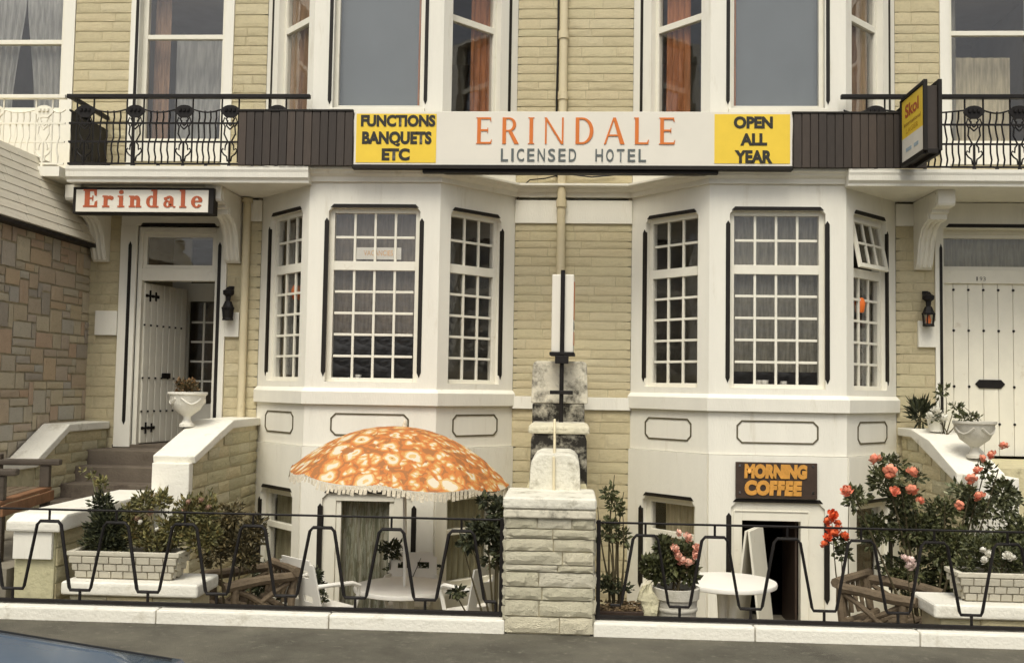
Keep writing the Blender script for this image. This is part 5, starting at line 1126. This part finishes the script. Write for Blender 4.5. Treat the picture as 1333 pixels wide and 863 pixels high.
# round pot with pink flowers
p = at(880, 768, -3.95)
po = thing('flower_pot', 'round grey stone pot of pink flowers below the basement window', 'planter', (p.x, -3.95, floor_z(-3.95)))
hh = p.z + .03 - floor_z(-3.95)
MB().lathe([(0, 0), (.13, 0), (.15, .03), (.18, hh - .14), (.185, hh - .10), (.2, hh - .09), (.205, hh), (.175, hh), (.165, hh - .05), (0, hh - .06)], (0, 0, 0), 28).build('pot', URN, po, 0, True)
m = MB(); m.lathe([(.178, hh - .20), (.186, hh - .19), (.186, hh - .17), (.18, hh - .16)], (0, 0, 0), 28); m.build('band', URN, po, 0, True)
MB().lathe([(0, hh - .055), (.165, hh - .05), (0, hh - .03)], (0, 0, 0), 16).build('soil', SOIL, po)
t = plant('bushy plant with large pale pink blooms in the round pot', 'plant', 'flowering_plant')
bl = [(tuple(at(x, y, -3.95)), (a, .14, b)) for x, y, a, b in ((870, 735, .13, .14), (890, 720, .12, .12), (855, 745, .12, .08), (845, 735, .08, .08), (895, 745, .1, .1), (865, 712, .09, .09))]
foliage(t, bl, 1300, .06, LEAF, 71, .65, .3); stems(t, (p.x, -3.95, p.z), [tuple(at(x, y, -3.97)) for x, y in ((877, 715), (893, 700), (905, 712), (893, 734), (862, 700), (848, 730))], .009, STEM, 13, .04)
blooms(t, [tuple(at(x, y, -4.08)) for x, y in ((877, 715), (881, 724), (893, 700), (907, 713), (890, 732), (899, 735), (882, 694), (905, 722))], .048, PINK, 9)
# white figure-like stone
fg = at(843, 775, -4.1)
m = MB(); m.lathe([(0, -.42), (.085, -.42), (.09, -.33), (.07, -.22), (.085, -.12), (.075, -.05), (.055, -.01), (.062, .04), (.05, .09), (0, .11)], (0, 0, 0), 12, 1, .8); me = m.mesh('garden_ornament', mat('mossy_white_stone', (.52, .48, .32), .85, .25, 9, .6, 30, dirt=(.16, .15, .07), dirt_amt=.25, dscale=9), 0, False)
for v in me.vertices: v.co += Vector((noise.noise(v.co * 11) + .35 * (-v.co.z - .15), noise.noise(v.co * 11 + Vector((5, 0, 0))), noise.noise(v.co * 9 + Vector((0, 7, 0))) * .6)) * .06
fo = link('garden_ornament', me, None, (fg.x, -4.1, fg.z - .01)); tag(fo, 'small weathered white stone ornament between planter box and round pot', 'ornament')

# urn plants, door plants
t = plant('dried reddish plants in the urn by the open door', 'plant', 'urn_plant'); foliage(t, [((u1.location.x, -1.42, 1.81), (.14, .1, .06)), ((u1.location.x - .1, -1.42, 1.86), (.06, .05, .08)), ((u1.location.x + .02, -1.42, 1.86), (.1, .08, .06))], 260, .05, mat('russet_leaf', (.12, .085, .04), .6, .2, 3, rnd=[(.4, .5, .4), (1, 1, 1), (1.4, 1, .7)], island=True), 81, .5, .6); stems(t, (u1.location.x, -1.42, 1.73), [(u1.location.x - .12, -1.42, 1.9), (u1.location.x + .08, -1.42, 1.88)], .006, STEM, 14, .03)
t = plant('sparse green sprigs in the urn by the closed right door', 'plant', 'urn_plant'); foliage(t, [((4.40, -1.62, 1.64), (.16, .12, .05)), ((4.28, -1.62, 1.72), (.06, .05, .1))], 120, .05, LEAF, 82, .5, .6); stems(t, (4.45, -1.62, 1.56), [(4.30, -1.62, 1.78), (4.5, -1.62, 1.68)], .006, STEM, 15, .03)
t = plant('spiky dark pot plant on the coping beside the right door', 'plant', 'spiky_plant'); c = at(1198, 541, -.35)
foliage(t, [((c.x, -.35, c.z + .02), (.13, .1, .15))], 240, .13, LEAFD, 83, .12, .8); stems(t, (c.x, -.35, 1.47), [(c.x, -.35, c.z)], .02, STEM, 16, .01)
t = plant('twiggy shoots with small leaves behind the right urn', 'plant', 'twiggy_plant'); c = at(1228, 560, -.8)
tips = [tuple(at(x, y, -.8)) for x, y in ((1230, 508), (1222, 512), (1243, 530), (1252, 540), (1215, 545))]
stems(t, (c.x, -.8, 1.42), tips, .008, STEM, 17, .06); foliage(t, [(q, (.06, .05, .07)) for q in tips] + [(tuple(at(1218, 540, -.8)), (.1, .06, .07))], 170, .06, LEAF, 84, .5, .3)
blooms(t, [tuple(at(x, y, -.85)) for x, y in ((1218, 536), (1226, 544), (1212, 542))], .07, WPET, 10)
po2 = MB().lathe([(0, 0), (.08, 0), (.10, .14), (.11, .15), (.11, .17), (.08, .17), (0, .15)], (0, 0, 0), 16).build('white_pot', COPE, None, 0, True); q = at(1222, 560, -.8); po2.location = (q.x, -.72, 1.445); tag(po2, 'small white pot on the coping behind the right urn', 'pot')

# ================================================================== PARASOL, TABLES, CHAIRS
TZ = floor_z(-2.5)
pc = at(526, 766, -2.5)
def table(x, Y, ztop, r, label):
    t = thing('garden_table', label, 'table', (x, Y, floor_z(Y)), 0, 'round white tables in the forecourt'); h = ztop - floor_z(Y)
    MB().lathe([(0, h - .055), (r - .03, h - .055), (r - .005, h - .045), (r, h - .02), (r - .006, h - .004), (r - .03, h), (0, h + .001)], (0, 0, 0), 48).build('table_top', PLAS, t, 0, True)
    for k in range(4):
        a_ = k * math.pi / 2 + .5; c_, s_ = math.cos(a_), math.sin(a_); m = MB(); m.tube([(.08 * c_, .08 * s_, h - .06), (.07 * c_, .07 * s_, h * .5), (.16 * c_, .16 * s_, .10), (.30 * c_, .30 * s_, .0)], [.045, .035, .03, .03], 8); m.build('leg', PLAS, t, 0, True)
    MB().lathe([(.03, h - .4), (.05, h - .2), (.045, h - .06)], (0, 0, 0), 12).build('hub', PLAS, t, 0, True)
    return t
table(pc.x, -2.5, pc.z + .03, .515, 'round white plastic table under the orange parasol')
pr_ = at(947, 759, -2.6); table(pr_.x, -2.6, pr_.z + .03, .485, 'round white plastic table in front of the basement doorway')
# parasol
ct, cl, cr = at(527, 549, -2.5), at(381, 606, -2.5), at(663, 631, -2.5)
pa = thing('parasol', 'orange floral fringed parasol over the left table', 'parasol', (pc.x, -2.5, TZ))
rad = (cr - cl).length / 2; mid = (cl + cr) / 2; tl = math.atan2(cl.z - cr.z, cr.x - cl.x)
axm = Matrix.Translation(mid - Vector((pc.x, -2.5, TZ))) @ Matrix.Rotation(tl, 4, 'Y')
HD = .50; NR = 8; SEG = 48
def dome(r, k):
    """canopy profile; ribs pull the cloth into gentle facets"""
    q = r / rad; return HD * (1 - q ** 2.15) - .055 * q * q * abs(math.sin(k * NR / 2)) ** 1.1
PANELS = []
for g_ in range(NR):
    m = MB(); n1, n2 = 8, 10; vs = []
    for i in range(n1 + 1):
        for j in range(n2 + 1):
            th = (g_ + j / n2) * 2 * math.pi / NR; r_ = rad * (i / n1) * (1 - .02 * (i / n1) * math.sin(math.pi * j / n2)); r_ = max(r_, .02)
            vs.append(axm @ Vector((r_ * math.cos(th), r_ * math.sin(th), dome(r_, th))))
    m.add(vs, [(i * (n2 + 1) + j, i * (n2 + 1) + j + 1, (i + 1) * (n2 + 1) + j + 1, (i + 1) * (n2 + 1) + j) for i in range(n1) for j in range(n2)])
    m.build('canopy_panel', FLORAL, pa, 0, True)
m = MB(); vs = []; nf = 160; rf = random.Random(3)
for k in range(nf):
    th = 2 * math.pi * k / nf; r_ = rad * (1 - .02 * abs(math.sin(th * NR / 2))); z = dome(rad, th)
    d = .065 + rf.uniform(-.02, .015); r2 = r_ * (1.004 + rf.uniform(0, .012)); w2 = 2 * math.pi / nf * .46
    vs = [axm @ Vector((r_ * math.cos(th - w2), r_ * math.sin(th - w2), z + .012)), axm @ Vector((r_ * math.cos(th + w2), r_ * math.sin(th + w2), z + .012)), axm @ Vector((r2 * math.cos(th + w2 * .8), r2 * math.sin(th + w2 * .8), z - d)), axm @ Vector((r2 * math.cos(th - w2 * .8), r2 * math.sin(th - w2 * .8), z - d + rf.uniform(-.01, .01)))]
    m.add(vs, [(0, 1, 2, 3)])
o = m.build('fringe', FRINGE, pa); o['kind'] = 'stuff'
top = axm @ Vector((0, 0, HD)); kn = axm @ Vector((0, 0, HD + .07))
MB().tube([top - Vector((0, 0, .02)), top + (kn - top) * .4, kn], [.03, .022, .008], 8).build('finial', FRINGE, pa, 0, True)
MB().tube([(0, 0, 0), (.005, 0, .8), top - Vector((0, 0, .01))], .019, 10).build('pole', PLAS, pa, 0, True)
for k in range(NR):
    th = 2 * math.pi * k / NR; m = MB(); m.tube([axm @ Vector((rad * q * math.cos(th), rad * q * math.sin(th), HD * (1 - q ** 2.15) - .02)) for q in (.02, .25, .5, .75, .99)], .006, 5); m.build('rib', CHROME, pa)
MB().lathe([(0, 0), (.22, 0), (.22, .05), (.05, .09), (.03, .25), (0, .25)], (0, 0, 0), 20).build('base', CONC, pa, 0, True)
# white plastic chairs
def chair(label, loc, rz):
    t = thing('garden_chair', label, 'chair', loc, rz, 'white plastic garden chairs')
    MB().prism(lambda u, z, n: (u, z, n), [(-.23, -.23), (.23, -.23), (.25, 0), (.22, .22), (-.22, .22), (-.25, 0)], .385, .415).build('seat', PLAS, t, .012)
    m = MB(); Fb = lambda u, z, n=0: (u * (1 - .06 * (z - .42)), .21 + (z - .42) * .24 + n + .10 * u * u * -1, z)
    # backrest with slots: strips of a curved shell
    U = lin(-.27, .27, 12); Zs = [.42, .50, .56, .62, .73, .80, .86, .90]
    for i in range(12):
        for j in range(7):
            uc = abs((U[i] + U[i + 1]) / 2)
            if (.03 < uc < .19 and j in (1,)) or (.03 < uc < .19 and j in (4,)): continue
            if j == 6 and uc > .22: continue
            m.fbox(Fb, U[i], U[i + 1], Zs[j], Zs[j + 1], -.011, .011)
    m.build('backrest', PLAS, t)
    for sx in (-1, 1):
        for sy in (-1, 1): m = MB(); m.tube([(sx * .22, sy * .19, .39), (sx * .25, sy * (.21 + .04 * (sy > 0)), 0)], [.024, .017], 8); m.build('leg', PLAS, t, 0, True)
        m = MB(); m.tube([(sx * .26, .25, .66), (sx * .29, .12, .665), (sx * .295, -.12, .655), (sx * .285, -.21, .62), (sx * .262, -.22, .54), (sx * .24, -.20, .40)], .021, 8); m.build('armrest', PLAS, t, 0, True)
    return t
def put_chair(x, y, Y, rz, label):
    p = at(x, y, Y); return chair(label, (p.x, Y, floor_z(Y)), R(rz))
cb = put_chair(535, 760, -1.75, 4, 'white plastic chair behind the parasol table, facing the street')
put_chair(622, 780, -3.3, -140, 'white plastic chair at the right of the parasol table by the climbing shrub')
put_chair(420, 780, -3.25, 140, 'white plastic chair turned away at the left of the parasol table')
t = plant('low dark leafy ground plant behind the left rustic chair', 'plant', 'ground_plant'); bl = [(tuple(at(x, y, -2.9)), (a, .14, b)) for x, y, a, b in ((350, 745, .2, .1), (375, 750, .18, .1), (340, 765, .2, .1), (365, 770, .2, .1))]
foliage(t, bl, 900, .055, LEAFD, 95, .6, .3); stems(t, (at(360, 790, -2.9).x, -2.9, floor_z(-2.9)), [tuple(at(x, y, -2.9)) for x, y in ((345, 745), (375, 748))], .01, STEM, 21, .03)
# little potted plants by the left bay
for (x, y, Y, s, l) in ((447, 735, -2.2, .1, 0), (412, 770, -3.3, .09, 1)): pass
t = plant('small leafy plant standing behind the table in the striped curtain window', 'plant', 'pot_plant'); c = at(510, 715, -1.5); foliage(t, [(tuple(c), (.16, .1, .12)), (tuple(at(522, 742, -1.2)), (.22, .08, .10)), (tuple(at(548, 738, -1.2)), (.22, .08, .12))], 700, .055, LEAFD, 91); stems(t, (c.x, -1.5, -.88), [tuple(c), tuple(at(548, 726, -1.5))], .012, STEM, 18, .03)
t = plant('trailing ivy-like plant hanging at the left plastic chair', 'plant', 'trailing_plant'); bl = [(tuple(at(x, y, -3.3)), (.06, .05, .08)) for x, y in ((411, 748), (415, 762), (419, 775))]; foliage(t, bl, 240, .045, LEAFD, 92); stems(t, (at(417, 790, -3.3).x, -3.3, floor_z(-3.3)), [tuple(at(410, 745, -3.3))], .01, STEM, 19, .02)
# white sandwich board by the basement door
eb = thing('folding_board', 'white folding board standing in the basement doorway', 'board', (2.18, -1.12, -.9), R(64))
def leaning(y0, y1):
    m = MB(); m.add([(-.28, y0, 0), (.28, y0, 0), (.28, y0 + .025, 0), (-.28, y0 + .025, 0), (-.28, y1, 1.22), (.28, y1, 1.22), (.28, y1 + .025, 1.22), (-.28, y1 + .025, 1.22)], [(0, 3, 2, 1), (4, 5, 6, 7), (0, 1, 5, 4), (1, 2, 6, 5), (2, 3, 7, 6), (3, 0, 4, 7)]); return m
leaning(-.16, -.02).build('panel', WHITE2, eb, .004); leaning(.16, .012).build('panel', WHITE2, eb, .004)

# ================================================================== RUSTIC SEATS
def log(m, a, b, r, seg=8, wob=.012, seed=1):
    r_ = random.Random(seed + int(abs(a[0]) * 100)); a, b = Vector(a), Vector(b); pts = [a + (b - a) * k / 4 + Vector((r_.uniform(-wob, wob), r_.uniform(-wob, wob), r_.uniform(-wob, wob))) for k in range(5)]
    m.tube(pts, [r * r_.uniform(.85, 1.1) for _ in range(5)], seg); return m
def log_chair(label, loc, rz):
    t = thing('rustic_log_chair', label, 'chair', loc, rz, 'rustic log armchairs')
    for sx in (-1, 1):
        log(MB(), (sx * .30, -.25, 0), (sx * .31, -.25, .62), .04, seed=2 + sx).build('leg', WOOD, t, 0, True); log(MB(), (sx * .28, .25, 0), (sx * .28, .32, .72), .04, seed=5 + sx).build('leg', WOOD, t, 0, True)
        log(MB(), (sx * .31, -.36, .64), (sx * .30, .30, .67), .048, seed=8 + sx).build('armrest', WOOD, t, 0, True)
        log(MB(), (sx * .30, -.24, .30), (sx * .29, .26, .62), .028, seed=9 + sx).build('brace', WOOD, t, 0, True)
        log(MB(), (sx * .30, -.24, .60), (sx * .29, .26, .30), .028, seed=19 + sx).build('brace', WOOD, t, 0, True)
    for i in range(6): log(MB(), (-.33, -.26 + i * .10, .38 + .01 * (i % 2)), (.33, -.26 + i * .10, .38), .036, seed=30 + i).build('seat_slat', WOOD, t, 0, True)
    log(MB(), (-.35, -.27, .30), (.35, -.27, .30), .045, seed=50).build('front_rail', WOOD, t, 0, True); log(MB(), (-.33, .33, .72), (.33, .33, .72), .042, seed=51).build('back_rail', WOOD, t, 0, True)
    for i in range(5): log(MB(), (-.22 + i * .11, .28, .42), (-.22 + i * .11, .33, .71), .022, seed=60 + i).build('back_spindle', WOOD, t, 0, True)
    return t
p = at(325, 770, -3.55); log_chair('rustic log armchair beside the left trough', (p.x, -3.55, floor_z(-3.55)), R(-52))
p = at(1150, 780, -3.6); log_chair('rustic log armchair in front of the rose bush', (p.x, -3.75, floor_z(-3.75) + .02), R(50))
# low log coffee table: slatted top beside the left log chair
# wooden bench on the entrance path
bn = thing('path_bench', 'dark wooden bench with a reddish front rail at the far left', 'bench', (-5.33, -3.62, .282), R(100))
for i in range(5): MB().box(-.72, .62, -.30 + i * .105, -.30 + i * .105 + .095, .50, .535).build('seat_slat', WOOD if i else WOODR, bn, .008)
for sx in (-.62, .55):
    MB().box(sx - .04, sx + .04, -.30, -.22, 0, .50).build('leg', WOODD, bn, .008); MB().box(sx - .04, sx + .04, .16, .24, 0, .86).build('leg', WOODD, bn, .008)
    MB().box(sx - .055, sx + .055, -.40, .30, .752, .81).build('armrest', WOODD, bn, .016); MB().box(sx - .04, sx + .04, -.30, -.21, .536, .75).build('arm_post', WOODD, bn, .008)
MB().box(-.72, .62, -.325, -.30, .40, .50).build('front_rail', WOODR, bn, .008)
for i in range(3): MB().box(-.62, .62, .20, .235, .58 + i * .10, .65 + i * .10).build('back_slat', WOODD, bn, .008)

# ================================================================== PARKED CAR (only its bonnet shows)
car = thing('parked_car', 'blue-grey parked car whose bonnet shows at the bottom left', 'car', (0, 0, 0))
CXF, YN, YFR = at(246, 838, -8.3).x, -9.52, -7.98                        # nose x, near and far side y
def body_section(x):
    """half heights of the shell along x measured from the nose backwards: (z_shoulder, z_top, inset)"""
    s = CXF - x
    if s < .06: return .56, .66, .06
    return .60 + .10 * min(1.25, s), .71 + .125 * min(1.25, s), .05
xs_ = [CXF - k for k in (0, .03, .10, .25, .5, .8, 1.1, 1.25, 2.2, 3.2, 3.5, 3.9, 4.0)]
m = MB(); ring_n = 0; rows = []
for x in xs_:
    zs_, zt_, ins = body_section(x)
    if CXF - x > 3.4: zs_, zt_ = .74, .80
    prof_ = [(YN + .04, .22), (YN, .40), (YN + .02, zs_), (YN + .14, zt_), (YN + .45, zt_ + .025), ((YN + YFR) / 2, zt_ + .04), (YFR - .45, zt_ + .025), (YFR - .14, zt_), (YFR - .02, zs_), (YFR, .40), (YFR - .04, .22)]
    rows.append([(x, y, z - .14) for y, z in prof_])
k = len(rows[0]); m.add([p for r_ in rows for p in r_], [(i * k + j, i * k + j + 1, (i + 1) * k + j + 1, (i + 1) * k + j) for i in range(len(rows) - 1) for j in range(k - 1)] + [tuple(range(k)), tuple(range((len(rows) - 1) * k, len(rows) * k))[::-1]])
m.build('body', CARB, car, 0, True)
m = MB(); a0, a1, b0, b1 = CXF - 1.2, CXF - 3.45, CXF - 1.85, CXF - 2.95
vs = [(a0, YN + .10, .72), (a0, YFR - .10, .72), (a1, YFR - .10, .70), (a1, YN + .10, .70), (b0, YN + .25, 1.24), (b0, YFR - .25, 1.24), (b1, YFR - .25, 1.22), (b1, YN + .25, 1.22)]
m.add(vs, [(4, 5, 6, 7), (0, 1, 5, 4), (1, 2, 6, 5), (2, 3, 7, 6), (3, 0, 4, 7)]); m.build('cabin_glass', mat('tinted_car_glass', (.02, .025, .03), .05, .05, spec=.6), car)
MB().box(b1 - .02, b0 + .02, YN + .24, YFR - .24, 1.225, 1.265).build('roof', CARB, car, .02)
for x in (CXF - .68, CXF - 3.2):
    for y in (YN + .10, YFR - .10): 
        wo = MB().tube([(x, y - .09, .135), (x, y + .09, .135)], .295, 24).build('wheel', CARD, car, .02); MB().tube([(x, y - .095, .135), (x, y + .095, .135)], .17, 16).build('rim', CHROME, wo)
for y in (YN + .28, YFR - .28): MB().tube([(CXF - .02, y, .44), (CXF + .015, y, .44)], .09, 16).build('headlight', mat('lamp_lens', (.7, .7, .66), .1, .02), car)
MB().box(CXF - .05, CXF + .05, YN + .02, YFR - .02, .24, .33).build('bumper', CHROME, car, .015)

for sg_ in (-1, 1):                                        # bonnet shut lines and wiper rail
    y_ = (YN + YFR) / 2 + sg_ * .56; MB().tube([(CXF - k, y_, .71 + .125 * k + .017 - .14) for k in (.12, .5, .9, 1.15)], .006, 4).build('bonnet_seam', CARD, car)
MB().tube([(CXF - 1.2, YN + .15, .735), (CXF - 1.2, YFR - .15, .735)], .012, 5).build('scuttle_seal', CARD, car)
